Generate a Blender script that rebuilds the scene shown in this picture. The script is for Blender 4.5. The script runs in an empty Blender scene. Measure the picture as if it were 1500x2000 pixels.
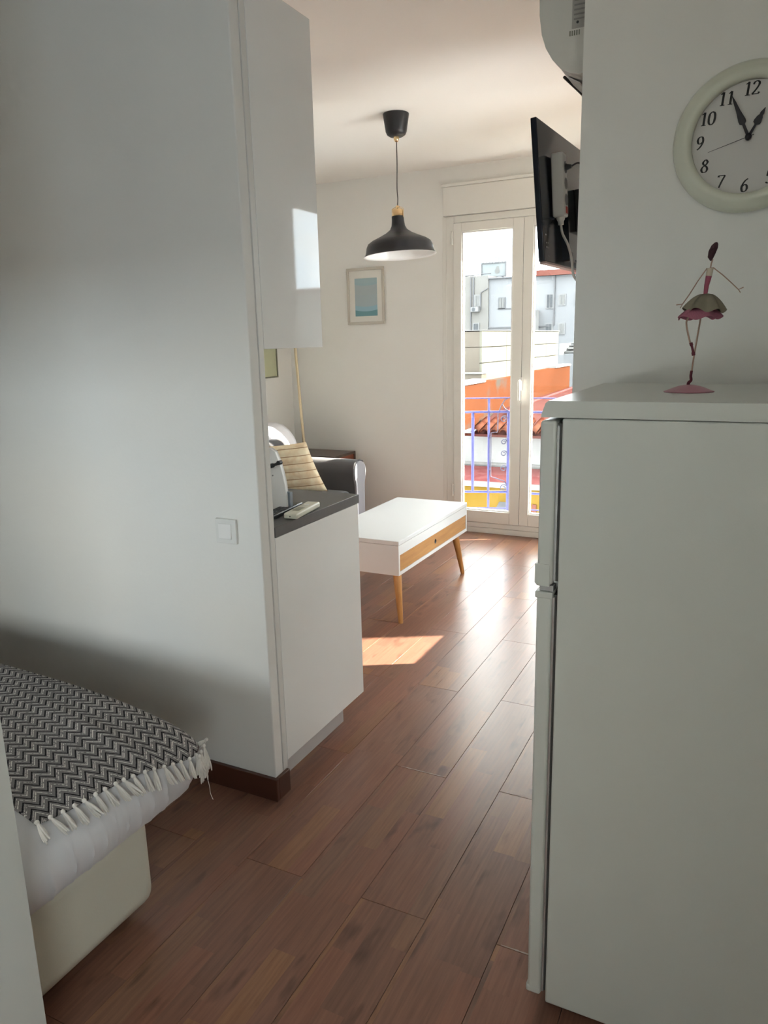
import bpy, bmesh, math, random
from mathutils import Vector, Matrix
random.seed(7)
sc = bpy.context.scene
COL = sc.collection
PI = math.pi

# ------------------------------------------------------------------ camera
YAW, PITCH, ROLL, FPX, CAMZ = 0.464760925, 0.224968855, -0.023574526, 1450.36, 1.56
_f = Vector((-math.sin(YAW)*math.cos(PITCH), math.cos(YAW)*math.cos(PITCH), -math.sin(PITCH)))
_r = Vector((math.cos(YAW), math.sin(YAW), 0)); _u = _r.cross(_f)
_r2 = math.cos(ROLL)*_r + math.sin(ROLL)*_u; _u2 = -math.sin(ROLL)*_r + math.cos(ROLL)*_u
cam_d = bpy.data.cameras.new('camera'); cam = bpy.data.objects.new('camera', cam_d); COL.objects.link(cam)
cam.matrix_world = Matrix(((_r2.x, _u2.x, -_f.x, 0), (_r2.y, _u2.y, -_f.y, 0), (_r2.z, _u2.z, -_f.z, CAMZ), (0, 0, 0, 1)))
cam_d.sensor_fit = 'VERTICAL'; cam_d.sensor_height = 36.0; cam_d.lens = FPX/2000*36.0
cam_d.clip_start = 0.02; cam_d.clip_end = 500
sc.camera = cam

# ------------------------------------------------------------------ sky, sun, exposure
SKY = 5.0
w = bpy.data.worlds.new('sky'); sc.world = w; w.use_nodes = True
nt = w.node_tree; nt.nodes.clear()
n_out = nt.nodes.new('ShaderNodeOutputWorld'); n_bg = nt.nodes.new('ShaderNodeBackground')
n_tc = nt.nodes.new('ShaderNodeTexCoord'); n_no = nt.nodes.new('ShaderNodeTexNoise'); n_rp = nt.nodes.new('ShaderNodeValToRGB')
n_no.inputs['Scale'].default_value = 4.2; n_no.inputs['Detail'].default_value = 5
n_rp.color_ramp.elements[0].position = 0.42; n_rp.color_ramp.elements[0].color = (0.74, 0.87, 1.0, 1)
n_rp.color_ramp.elements[1].position = 0.58; n_rp.color_ramp.elements[1].color = (1.0, 0.965, 0.90, 1)
nt.links.new(n_tc.outputs['Generated'], n_no.inputs['Vector']); nt.links.new(n_no.outputs['Fac'], n_rp.inputs['Fac'])
nt.links.new(n_rp.outputs['Color'], n_bg.inputs['Color']); n_bg.inputs['Strength'].default_value = SKY
nt.links.new(n_bg.outputs[0], n_out.inputs[0])

EL = math.radians(30); AZ = Vector((0.878, 0.478, 0)).normalized()
sun_dir = Vector((AZ.x*math.cos(EL), AZ.y*math.cos(EL), math.sin(EL)))
sun_d = bpy.data.lights.new('sun', 'SUN'); sun_d.energy = 13.5; sun_d.angle = math.radians(0.6); sun_d.color = (1.0, 0.93, 0.82)
sun = bpy.data.objects.new('sun', sun_d); COL.objects.link(sun); sun.location = (8, 10, 9)
sun.rotation_euler = sun_dir.to_track_quat('Z', 'Y').to_euler()

def portal(name, loc, look, sx, sy):        # window sampling guides, they give off no light
    d = bpy.data.lights.new(name, 'AREA'); d.shape = 'RECTANGLE'; d.size = sx; d.size_y = sy
    d.cycles.is_portal = True
    o = bpy.data.objects.new(name, d); COL.objects.link(o); o.location = loc
    o.rotation_euler = (-Vector(look)).to_track_quat('Z', 'Y').to_euler()
portal('portal_balcony', (-1.635, 6.0, 1.25), (0, -1, 0), 1.25, 2.5)
portal('portal_side', (-0.30, 4.10, 1.42), (-1, 0, 0), 1.0, 1.72)
portal('portal_bedroom', (-2.18, 0.03, 0.935), (0, 1, 0), 1.2, 0.42)
portal('portal_hall', (0.97, -1.17, 1.465), (-1, 0, 0), 1.2, 1.25)

sc.view_settings.view_transform = 'Standard'; sc.view_settings.look = 'None'
sc.view_settings.gamma = 1.0; sc.view_settings.use_curve_mapping = False
sc.view_settings.exposure = 1.65
sc.cycles.max_bounces = 6; sc.cycles.diffuse_bounces = 5; sc.cycles.glossy_bounces = 3; sc.cycles.transparent_max_bounces = 12
sc.cycles.use_adaptive_sampling = True; sc.cycles.adaptive_threshold = 0.1; sc.cycles.adaptive_min_samples = 16
sc.cycles.caustics_reflective = False; sc.cycles.caustics_refractive = False
sc.cycles.sample_clamp_indirect = 8.0; sc.cycles.use_denoising = True

# ------------------------------------------------------------------ materials
MATS = {}
def new_mat(name):
    m = bpy.data.materials.new(name); m.use_nodes = True; MATS[name] = m
    nt = m.node_tree; b = nt.nodes['Principled BSDF']
    return m, nt, b
def N(nt, t, **kw):
    n = nt.nodes.new(t)
    for k, v in kw.items():
        if k.startswith('i_'): n.inputs[k[2:].replace('_', ' ')].default_value = v
        else: setattr(n, k, v)
    return n
def mat(name, col, rough=0.5, metal=0.0, var=0.04, scale=8.0, bump=0.0, bscale=120.0, coat=0.0, spec=0.5, sheen=0.0):
    m, nt, b = new_mat(name); L = nt.links.new
    tc = N(nt, 'ShaderNodeTexCoord'); no = N(nt, 'ShaderNodeTexNoise', i_Scale=scale, i_Detail=3.0)
    L(tc.outputs['Object'], no.inputs['Vector'])
    mx = N(nt, 'ShaderNodeMix', data_type='RGBA')
    mx.inputs['A'].default_value = (*[c*(1-var) for c in col], 1); mx.inputs['B'].default_value = (*[min(1, c*(1+var)) for c in col], 1)
    L(no.outputs['Fac'], mx.inputs['Factor']); L(mx.outputs['Result'], b.inputs['Base Color'])
    b.inputs['Roughness'].default_value = rough; b.inputs['Metallic'].default_value = metal
    b.inputs['Coat Weight'].default_value = coat; b.inputs['Coat Roughness'].default_value = 0.03
    b.inputs['Specular IOR Level'].default_value = spec; b.inputs['Sheen Weight'].default_value = sheen
    if bump:
        n2 = N(nt, 'ShaderNodeTexNoise', i_Scale=bscale, i_Detail=2.0); L(tc.outputs['Object'], n2.inputs['Vector'])
        bp = N(nt, 'ShaderNodeBump', i_Strength=bump, i_Distance=0.004); L(n2.outputs['Fac'], bp.inputs['Height']); L(bp.outputs[0], b.inputs['Normal'])
    return m
WALL = mat('wall_paint', (0.85, 0.84, 0.805), 0.62, var=0.012, scale=2.5, bump=0.12, bscale=70, spec=0.4)
CEIL = mat('ceiling_paint', (0.95, 0.92, 0.88), 0.8, var=0.012, scale=2, bump=0.08, bscale=50, spec=0.25)
TRIM = mat('white_trim', (0.80, 0.79, 0.755), 0.35, var=0.015)
PVC = mat('white_window_frame', (0.80, 0.785, 0.74), 0.3, var=0.01)
SKIRT = mat('brown_baseboard', (0.075, 0.028, 0.017), 0.32, var=0.25, scale=14)
GLOSSW = mat('gloss_white_lacquer', (0.92, 0.92, 0.90), 0.04, var=0.008, spec=0.2)
CARC = mat('cabinet_white', (0.76, 0.76, 0.74), 0.4, var=0.01)
PLINTH = mat('plinth_grey', (0.62, 0.60, 0.585), 0.35, var=0.02)
TOPG = mat('worktop_grey', (0.105, 0.100, 0.098), 0.42, var=0.12, scale=60)
FRIDGE = mat('fridge_white', (0.66, 0.675, 0.635), 0.33, var=0.01, bump=0.05, bscale=260)
GASKET = mat('fridge_gasket', (0.10, 0.10, 0.095), 0.6)
SILVER = mat('hinge_silver', (0.55, 0.56, 0.58), 0.25, metal=0.6)
BLACKM = mat('matte_black', (0.016, 0.016, 0.018), 0.42, var=0.05)
BLACKG = mat('tv_black', (0.010, 0.013, 0.022), 0.14, var=0.05)
BLACKP = mat('black_plastic', (0.018, 0.020, 0.022), 0.35)
BRASS = mat('brass', (0.82, 0.60, 0.34), 0.18, metal=1.0)
PALEBRASS = mat('pale_brass', (0.50, 0.40, 0.26), 0.3, metal=0.5)
ENAMEL = mat('white_enamel', (0.85, 0.84, 0.82), 0.3, var=0.01)
WPLAST = mat('white_plastic', (0.78, 0.78, 0.75), 0.35, var=0.01)
IVORY = mat('ivory_plastic', (0.70, 0.69, 0.58), 0.4, var=0.01)
ACW = mat('air_conditioner_white', (0.72, 0.72, 0.68), 0.38, var=0.01)
GREYP = mat('grey_print', (0.26, 0.26, 0.25), 0.5)
OLIVEP = mat('dark_print', (0.20, 0.21, 0.17), 0.5)
REDP = mat('red_button', (0.5, 0.06, 0.05), 0.4)
DIAL = mat('clock_dial', (0.66, 0.64, 0.62), 0.5, var=0.01)
CLOCKRIM = mat('clock_rim', (0.70, 0.71, 0.60), 0.3, var=0.01)
INK = mat('numeral_black', (0.012, 0.011, 0.012), 0.5)
HANDM = mat('clock_hand_black', (0.010, 0.008, 0.014), 0.35)
TABLEW = mat('table_white', (0.66, 0.66, 0.65), 0.5, var=0.008)
CREAMLEATHER = mat('cream_leatherette', (0.66, 0.635, 0.53), 0.42, var=0.02, bump=0.1, bscale=220)
SHEET = mat('white_sheet', (0.74, 0.73, 0.74), 0.6, var=0.02, sheen=0.2)
SOFAG = mat('grey_sofa_fabric', (0.085, 0.080, 0.084), 0.9, var=0.08, scale=200, bump=0.2, bscale=500, sheen=0.3)
SOFALIT = mat('sofa_fabric_window_lit', (0.34, 0.34, 0.37), 0.9, var=0.06, scale=200, bump=0.2, bscale=500, sheen=0.3)  # the same sofa fabric, with window light put into its colour
SUNLABELW = mat('sunlit_and_label_white', (0.82, 0.80, 0.82), 0.85, var=0.02, bump=0.2, bscale=200)  # white for the added sunlit patch on the sofa, and the cushion label
DARKWOOD = mat('dark_table_wood', (0.10, 0.065, 0.05), 0.35, var=0.2, scale=10)
FRINGE = mat('cotton_fringe', (0.74, 0.70, 0.645), 0.95, var=0.06, scale=120)
FRAMEW = mat('picture_frame_cream', (0.60, 0.56, 0.49), 0.4, var=0.03)
MATTE = mat('picture_mount', (0.78, 0.76, 0.70), 0.7, var=0.01)
PINK = mat('pink_base', (0.50, 0.24, 0.29), 0.4, var=0.05)
BODICE = mat('pink_bodice', (0.34, 0.07, 0.12), 0.6, var=0.08)
WINE = mat('wine_thread', (0.13, 0.02, 0.035), 0.8, var=0.2, scale=300)
HAIRM = mat('dark_wine_hair', (0.055, 0.018, 0.026), 0.8, var=0.25, scale=400, bump=0.5, bscale=400)
SKINW = mat('beige_wire', (0.42, 0.27, 0.20), 0.5, var=0.05)
CHEST = mat('cream_chest', (0.58, 0.50, 0.40), 0.6)
SKIRTC = mat('beige_skirt', (0.22, 0.195, 0.14), 0.85, var=0.12, scale=60)
LACE = mat('pink_lace', (0.36, 0.12, 0.17), 0.85, var=0.35, scale=500)
BLUEI = mat('blue_ironwork', (0.030, 0.034, 0.15), 0.45, var=0.06)
DARKI = mat('grey_ironwork', (0.035, 0.036, 0.075), 0.5, var=0.06)
RUBBER = mat('cable_white', (0.72, 0.71, 0.66), 0.5)

def glass_mat():
    m, nt, b = new_mat('window_glass'); nt.nodes.remove(b); L = nt.links.new
    out = nt.nodes['Material Output']; tr = N(nt, 'ShaderNodeBsdfTransparent'); gl = N(nt, 'ShaderNodeBsdfGlossy'); gl.inputs['Roughness'].default_value = 0.0
    tr.inputs['Color'].default_value = (0.97, 0.985, 0.975, 1)
    lw = N(nt, 'ShaderNodeLayerWeight'); lw.inputs['Blend'].default_value = 0.5; mx = N(nt, 'ShaderNodeMixShader')
    pw = N(nt, 'ShaderNodeMath', operation='POWER'); pw.inputs[1].default_value = 5.0; L(lw.outputs['Facing'], pw.inputs[0])
    fr = N(nt, 'ShaderNodeMath', operation='MULTIPLY_ADD'); fr.inputs[1].default_value = 0.9; fr.inputs[2].default_value = 0.04; L(pw.outputs[0], fr.inputs[0])
    L(fr.outputs[0], mx.inputs[0]); L(tr.outputs[0], mx.inputs[1]); L(gl.outputs[0], mx.inputs[2]); L(mx.outputs[0], out.inputs[0])
    return m
GLASS = glass_mat()

def wood_mat(name, c1, c2, rough, axis=1, gs=1.0):
    m, nt, b = new_mat(name); L = nt.links.new
    tc = N(nt, 'ShaderNodeTexCoord'); mp = N(nt, 'ShaderNodeMapping'); s = [40*gs, 40*gs, 40*gs]; s[axis] = 2.5*gs; mp.inputs['Scale'].default_value = s
    no = N(nt, 'ShaderNodeTexNoise', i_Scale=1.0, i_Detail=5.0, i_Roughness=0.6); rp = N(nt, 'ShaderNodeValToRGB')
    rp.color_ramp.elements[0].position = 0.3; rp.color_ramp.elements[0].color = (*c1, 1); rp.color_ramp.elements[1].position = 0.75; rp.color_ramp.elements[1].color = (*c2, 1)
    L(tc.outputs['Object'], mp.inputs[0]); L(mp.outputs[0], no.inputs['Vector']); L(no.outputs['Fac'], rp.inputs[0]); L(rp.outputs[0], b.inputs['Base Color'])
    b.inputs['Roughness'].default_value = rough
    return m
OAK = wood_mat('oak_drawer_wood', (0.36, 0.17, 0.055), (0.56, 0.30, 0.11), 0.42, 1)
LEGW = wood_mat('oak_leg_wood', (0.40, 0.18, 0.05), (0.60, 0.32, 0.11), 0.4, 2)
REDWOOD = wood_mat('red_drawer_wood', (0.16, 0.03, 0.012), (0.30, 0.075, 0.03), 0.4, 1)

def plank_mat():
    m, nt, b = new_mat('brown_laminate'); L = nt.links.new
    def M(op, a, bb=None, c=None):
        n = N(nt, 'ShaderNodeMath', operation=op)
        for i, v in enumerate((a, bb, c)):
            if v is None: continue
            if isinstance(v, (int, float)): n.inputs[i].default_value = v
            else: L(v, n.inputs[i])
        return n.outputs[0]
    tc = N(nt, 'ShaderNodeTexCoord'); oi = N(nt, 'ShaderNodeObjectInfo'); sp = N(nt, 'ShaderNodeSeparateXYZ'); L(tc.outputs['Object'], sp.inputs[0])
    rnd = oi.outputs['Random']
    sx = M('FLOOR', M('DIVIDE', M('ADD', sp.outputs[0], 1.0+0.0338), 0.0675))
    wn = N(nt, 'ShaderNodeTexWhiteNoise', noise_dimensions='2D'); cb = N(nt, 'ShaderNodeCombineXYZ'); L(sx, cb.inputs[0]); L(rnd, cb.inputs[1]); L(cb.outputs[0], wn.inputs['Vector'])
    sy = M('FLOOR', M('DIVIDE', M('ADD', sp.outputs[1], M('MULTIPLY', wn.outputs['Value'], 3.0)), 0.46))
    w2 = N(nt, 'ShaderNodeTexWhiteNoise', noise_dimensions='3D'); c2 = N(nt, 'ShaderNodeCombineXYZ'); L(sx, c2.inputs[0]); L(sy, c2.inputs[1]); L(rnd, c2.inputs[2]); L(c2.outputs[0], w2.inputs['Vector'])
    rp = N(nt, 'ShaderNodeValToRGB'); e = rp.color_ramp.elements
    e[0].position = 0.0; e[0].color = (0.205, 0.104, 0.074, 1); e[1].position = 1.0; e[1].color = (0.305, 0.150, 0.082, 1)
    for p, c in ((0.3, (0.235, 0.118, 0.082)), (0.6, (0.265, 0.122, 0.082)), (0.8, (0.225, 0.122, 0.086))):
        k = e.new(p); k.color = (*c, 1)
    L(w2.outputs['Value'], rp.inputs[0])
    # grain
    off = N(nt, 'ShaderNodeCombineXYZ'); L(M('MULTIPLY', rnd, 37.0), off.inputs[0]); L(M('MULTIPLY', w2.outputs['Value'], 11.0), off.inputs[1])
    va = N(nt, 'ShaderNodeVectorMath', operation='ADD'); L(tc.outputs['Object'], va.inputs[0]); L(off.outputs[0], va.inputs[1])
    mp = N(nt, 'ShaderNodeMapping'); mp.inputs['Scale'].default_value = (90, 4, 1); L(va.outputs[0], mp.inputs[0])
    g = N(nt, 'ShaderNodeTexNoise', i_Scale=1.0, i_Detail=6.0, i_Roughness=0.65); L(mp.outputs[0], g.inputs['Vector'])
    gr = N(nt, 'ShaderNodeValToRGB'); gr.color_ramp.elements[0].position = 0.30; gr.color_ramp.elements[0].color = (0.72, 0.69, 0.67, 1); gr.color_ramp.elements[1].position = 0.62; gr.color_ramp.elements[1].color = (1.08, 1.05, 1.0, 1)
    L(g.outputs['Fac'], gr.inputs[0])
    mp2 = N(nt, 'ShaderNodeMapping'); mp2.inputs['Scale'].default_value = (11, 4.0, 1); L(va.outputs[0], mp2.inputs[0])
    k2 = N(nt, 'ShaderNodeTexNoise', i_Scale=1.0, i_Detail=3.0); L(mp2.outputs[0], k2.inputs['Vector'])
    kr = N(nt, 'ShaderNodeValToRGB'); kr.color_ramp.elements[0].position = 0.27; kr.color_ramp.elements[0].color = (0.45, 0.45, 0.48, 1); kr.color_ramp.elements[1].position = 0.40; kr.color_ramp.elements[1].color = (1, 1, 1, 1)
    L(k2.outputs['Fac'], kr.inputs[0])
    m1 = N(nt, 'ShaderNodeMix', data_type='RGBA', blend_type='MULTIPLY'); m1.inputs['Factor'].default_value = 0.85; L(rp.outputs[0], m1.inputs['A']); L(gr.outputs[0], m1.inputs['B'])
    m2 = N(nt, 'ShaderNodeMix', data_type='RGBA', blend_type='MULTIPLY'); m2.inputs['Factor'].default_value = 0.9; L(m1.outputs['Result'], m2.inputs['A']); L(kr.outputs[0], m2.inputs['B'])
    L(m2.outputs['Result'], b.inputs['Base Color'])
    b.inputs['Roughness'].default_value = 0.30; b.inputs['Specular IOR Level'].default_value = 0.30
    rr = N(nt, 'ShaderNodeMapRange'); rr.inputs['To Min'].default_value = 0.24; rr.inputs['To Max'].default_value = 0.35; L(g.outputs['Fac'], rr.inputs['Value']); L(rr.outputs[0], b.inputs['Roughness'])
    bp = N(nt, 'ShaderNodeBump', i_Strength=0.12, i_Distance=0.001); L(g.outputs['Fac'], bp.inputs['Height']); L(bp.outputs[0], b.inputs['Normal'])
    return m
PLANK = plank_mat()

def throw_mat():
    m, nt, b = new_mat('zigzag_throw'); L = nt.links.new
    def M(op, a, bb=None, c=None):
        n = N(nt, 'ShaderNodeMath', operation=op)
        for i, v in enumerate((a, bb, c)):
            if v is None: continue
            if isinstance(v, (int, float)): n.inputs[i].default_value = v
            else: L(v, n.inputs[i])
        return n.outputs[0]
    uv = N(nt, 'ShaderNodeUVMap'); uv.uv_map = 'weave'; sp = N(nt, 'ShaderNodeSeparateXYZ'); L(uv.outputs[0], sp.inputs[0])
    no = N(nt, 'ShaderNodeTexNoise', i_Scale=260.0, i_Detail=2.0); L(uv.outputs[0], no.inputs['Vector'])
    jit = M('MULTIPLY', M('SUBTRACT', no.outputs['Fac'], 0.5), 0.0028)
    U, V = sp.outputs[0], M('ADD', sp.outputs[1], jit)
    P = 0.040
    tri = M('PINGPONG', U, P/2)                       # 0..P/2
    t = M('DIVIDE', M('ADD', V, M('MULTIPLY', tri, 1.3)), 0.0275)
    fr = M('FRACT', t)
    slope = M('LESS_THAN', M('FRACT', M('DIVIDE', U, P)), 0.5)
    blk = M('LESS_THAN', M('ABSOLUTE', M('SUBTRACT', fr, 0.20)), 0.095)
    wht = M('LESS_THAN', M('ABSOLUTE', M('SUBTRACT', fr, 0.66)), 0.060)
    wh2 = M('MULTIPLY', M('LESS_THAN', M('ABSOLUTE', M('SUBTRACT', fr, 0.44)), 0.035), slope)
    dash = N(nt, 'ShaderNodeTexNoise', i_Scale=150.0, i_Detail=1.0); L(uv.outputs[0], dash.inputs['Vector'])
    keep = M('GREATER_THAN', dash.outputs['Fac'], 0.43)
    fib = N(nt, 'ShaderNodeTexNoise', i_Scale=900.0, i_Detail=2.0); L(uv.outputs[0], fib.inputs['Vector'])
    base = N(nt, 'ShaderNodeValToRGB'); base.color_ramp.elements[0].color = (0.13, 0.118, 0.115, 1); base.color_ramp.elements[1].color = (0.30, 0.28, 0.272, 1)
    base.color_ramp.elements[0].position = 0.3; base.color_ramp.elements[1].position = 0.7
    L(fib.outputs['Fac'], base.inputs[0])
    a1 = N(nt, 'ShaderNodeMix', data_type='RGBA'); L(M('MULTIPLY', M('MAXIMUM', wht, wh2), keep), a1.inputs['Factor']); L(base.outputs[0], a1.inputs['A']); a1.inputs['B'].default_value = (0.72, 0.69, 0.63, 1)
    a2 = N(nt, 'ShaderNodeMix', data_type='RGBA'); L(M('MULTIPLY', blk, 0.95), a2.inputs['Factor']); L(a1.outputs['Result'], a2.inputs['A']); a2.inputs['B'].default_value = (0.008, 0.007, 0.009, 1)
    L(a2.outputs['Result'], b.inputs['Base Color']); b.inputs['Roughness'].default_value = 0.95; b.inputs['Specular IOR Level'].default_value = 0.15
    h = M('ADD', M('MULTIPLY', M('SUBTRACT', wht, blk), 0.5), fib.outputs['Fac'])
    bp = N(nt, 'ShaderNodeBump', i_Strength=0.35, i_Distance=0.002); L(h, bp.inputs['Height']); L(bp.outputs[0], b.inputs['Normal'])
    return m
THROW = throw_mat()

def cushion_mat():
    m, nt, b = new_mat('cream_striped_cushion'); L = nt.links.new
    tc = N(nt, 'ShaderNodeTexCoord'); no = N(nt, 'ShaderNodeTexNoise', i_Scale=18.0, i_Detail=4.0); L(tc.outputs['Object'], no.inputs['Vector'])
    rp = N(nt, 'ShaderNodeValToRGB'); rp.color_ramp.elements[0].position = 0.35; rp.color_ramp.elements[0].color = (0.74, 0.55, 0.34, 1); rp.color_ramp.elements[1].position = 0.65; rp.color_ramp.elements[1].color = (0.84, 0.73, 0.52, 1)
    L(no.outputs['Fac'], rp.inputs[0])
    sp = N(nt, 'ShaderNodeSeparateXYZ'); L(tc.outputs['Object'], sp.inputs[0])
    pp = N(nt, 'ShaderNodeMath', operation='FRACT'); dv = N(nt, 'ShaderNodeMath', operation='DIVIDE'); dv.inputs[1].default_value = 0.058; L(sp.outputs[2], dv.inputs[0]); L(dv.outputs[0], pp.inputs[0])
    lt = N(nt, 'ShaderNodeMath', operation='LESS_THAN'); lt.inputs[1].default_value = 0.10; L(pp.outputs[0], lt.inputs[0])
    mx = N(nt, 'ShaderNodeMix', data_type='RGBA'); L(lt.outputs[0], mx.inputs['Factor']); L(rp.outputs[0], mx.inputs['A']); mx.inputs['B'].default_value = (0.36, 0.22, 0.11, 1)
    L(mx.outputs['Result'], b.inputs['Base Color']); b.inputs['Roughness'].default_value = 0.9
    bp = N(nt, 'ShaderNodeBump', i_Strength=0.5, i_Distance=0.004, invert=True); L(lt.outputs[0], bp.inputs['Height']); L(bp.outputs[0], b.inputs['Normal'])
    return m
CUSH = cushion_mat()

EXT = 0.28        # darkens all outdoor colours so they hold at the indoor exposure
def ext_mat(name, c1, c2, scale=2.0, lo=0.4, hi=0.62, stretch=None, rough=1.0):
    m, nt, b = new_mat(name); L = nt.links.new; c1 = [c*EXT for c in c1]; c2 = [c*EXT for c in c2]
    tc = N(nt, 'ShaderNodeTexCoord'); no = N(nt, 'ShaderNodeTexNoise', i_Scale=scale, i_Detail=6.0, i_Roughness=0.6)
    if stretch:
        mp = N(nt, 'ShaderNodeMapping'); mp.inputs['Scale'].default_value = stretch; L(tc.outputs['Object'], mp.inputs[0]); L(mp.outputs[0], no.inputs['Vector'])
    else: L(tc.outputs['Object'], no.inputs['Vector'])
    rp = N(nt, 'ShaderNodeValToRGB'); rp.color_ramp.elements[0].position = lo; rp.color_ramp.elements[0].color = (*c1, 1); rp.color_ramp.elements[1].position = hi; rp.color_ramp.elements[1].color = (*c2, 1)
    L(no.outputs['Fac'], rp.inputs[0]); L(rp.outputs[0], b.inputs['Base Color']); b.inputs['Roughness'].default_value = rough; b.inputs['Specular IOR Level'].default_value = 0.0
    return m
E_YEL = ext_mat('yellow_render', (0.34, 0.205, 0.035), (0.40, 0.25, 0.055), 1.2)
E_WHITE = ext_mat('white_render', (0.55, 0.54, 0.51), (0.66, 0.65, 0.63), 0.8)
E_RED = ext_mat('red_tile_ledge', (0.32, 0.095, 0.09), (0.38, 0.14, 0.13), 5.0)
E_ROOF = ext_mat('pink_roof', (0.17, 0.060, 0.052), (0.21, 0.085, 0.072), 3.0)
E_TILE = ext_mat('terracotta_tile', (0.11, 0.028, 0.017), (0.22, 0.085, 0.052), 6.0)
E_ORANGE = ext_mat('orange_render', (0.14, 0.12, 0.10), (0.22, 0.076, 0.035), 0.9, 0.42, 0.52)
E_ORANGE2 = ext_mat('orange_render_clean', (0.20, 0.070, 0.032), (0.23, 0.080, 0.038), 0.8)
E_CREAM = ext_mat('cream_panel', (0.34, 0.325, 0.26), (0.38, 0.365, 0.295), 0.7)
E_TAN = ext_mat('tan_panel', (0.285, 0.245, 0.20), (0.33, 0.285, 0.235), 0.7)
E_GREY = ext_mat('grey_stained_render', (0.37, 0.38, 0.395), (0.45, 0.455, 0.465), 0.6, 0.35, 0.65, (1.0, 1.0, 0.22))
E_GREYT = ext_mat('beige_stained_render', (0.345, 0.33, 0.305), (0.385, 0.375, 0.355), 0.6, 0.35, 0.65)
E_WIN = ext_mat('far_window_grey', (0.15, 0.16, 0.17), (0.20, 0.21, 0.22), 3)
E_WINF = ext_mat('far_window_frame', (0.42, 0.42, 0.42), (0.46, 0.46, 0.46), 3)
E_PIPE = ext_mat('far_pipe_grey', (0.25, 0.25, 0.26), (0.29, 0.29, 0.30), 3)
E_BRICK = ext_mat('brick_eave', (0.30, 0.11, 0.085), (0.34, 0.15, 0.12), 2)
E_SIGN = ext_mat('pale_sign_face', (0.40, 0.44, 0.45), (0.46, 0.49, 0.50), 1.2)
E_GROUND = ext_mat('street', (0.18, 0.18, 0.18), (0.24, 0.24, 0.23), 0.5)
E_STONE = ext_mat('balcony_slab', (0.40, 0.39, 0.37), (0.46, 0.45, 0.43), 6)

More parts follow.
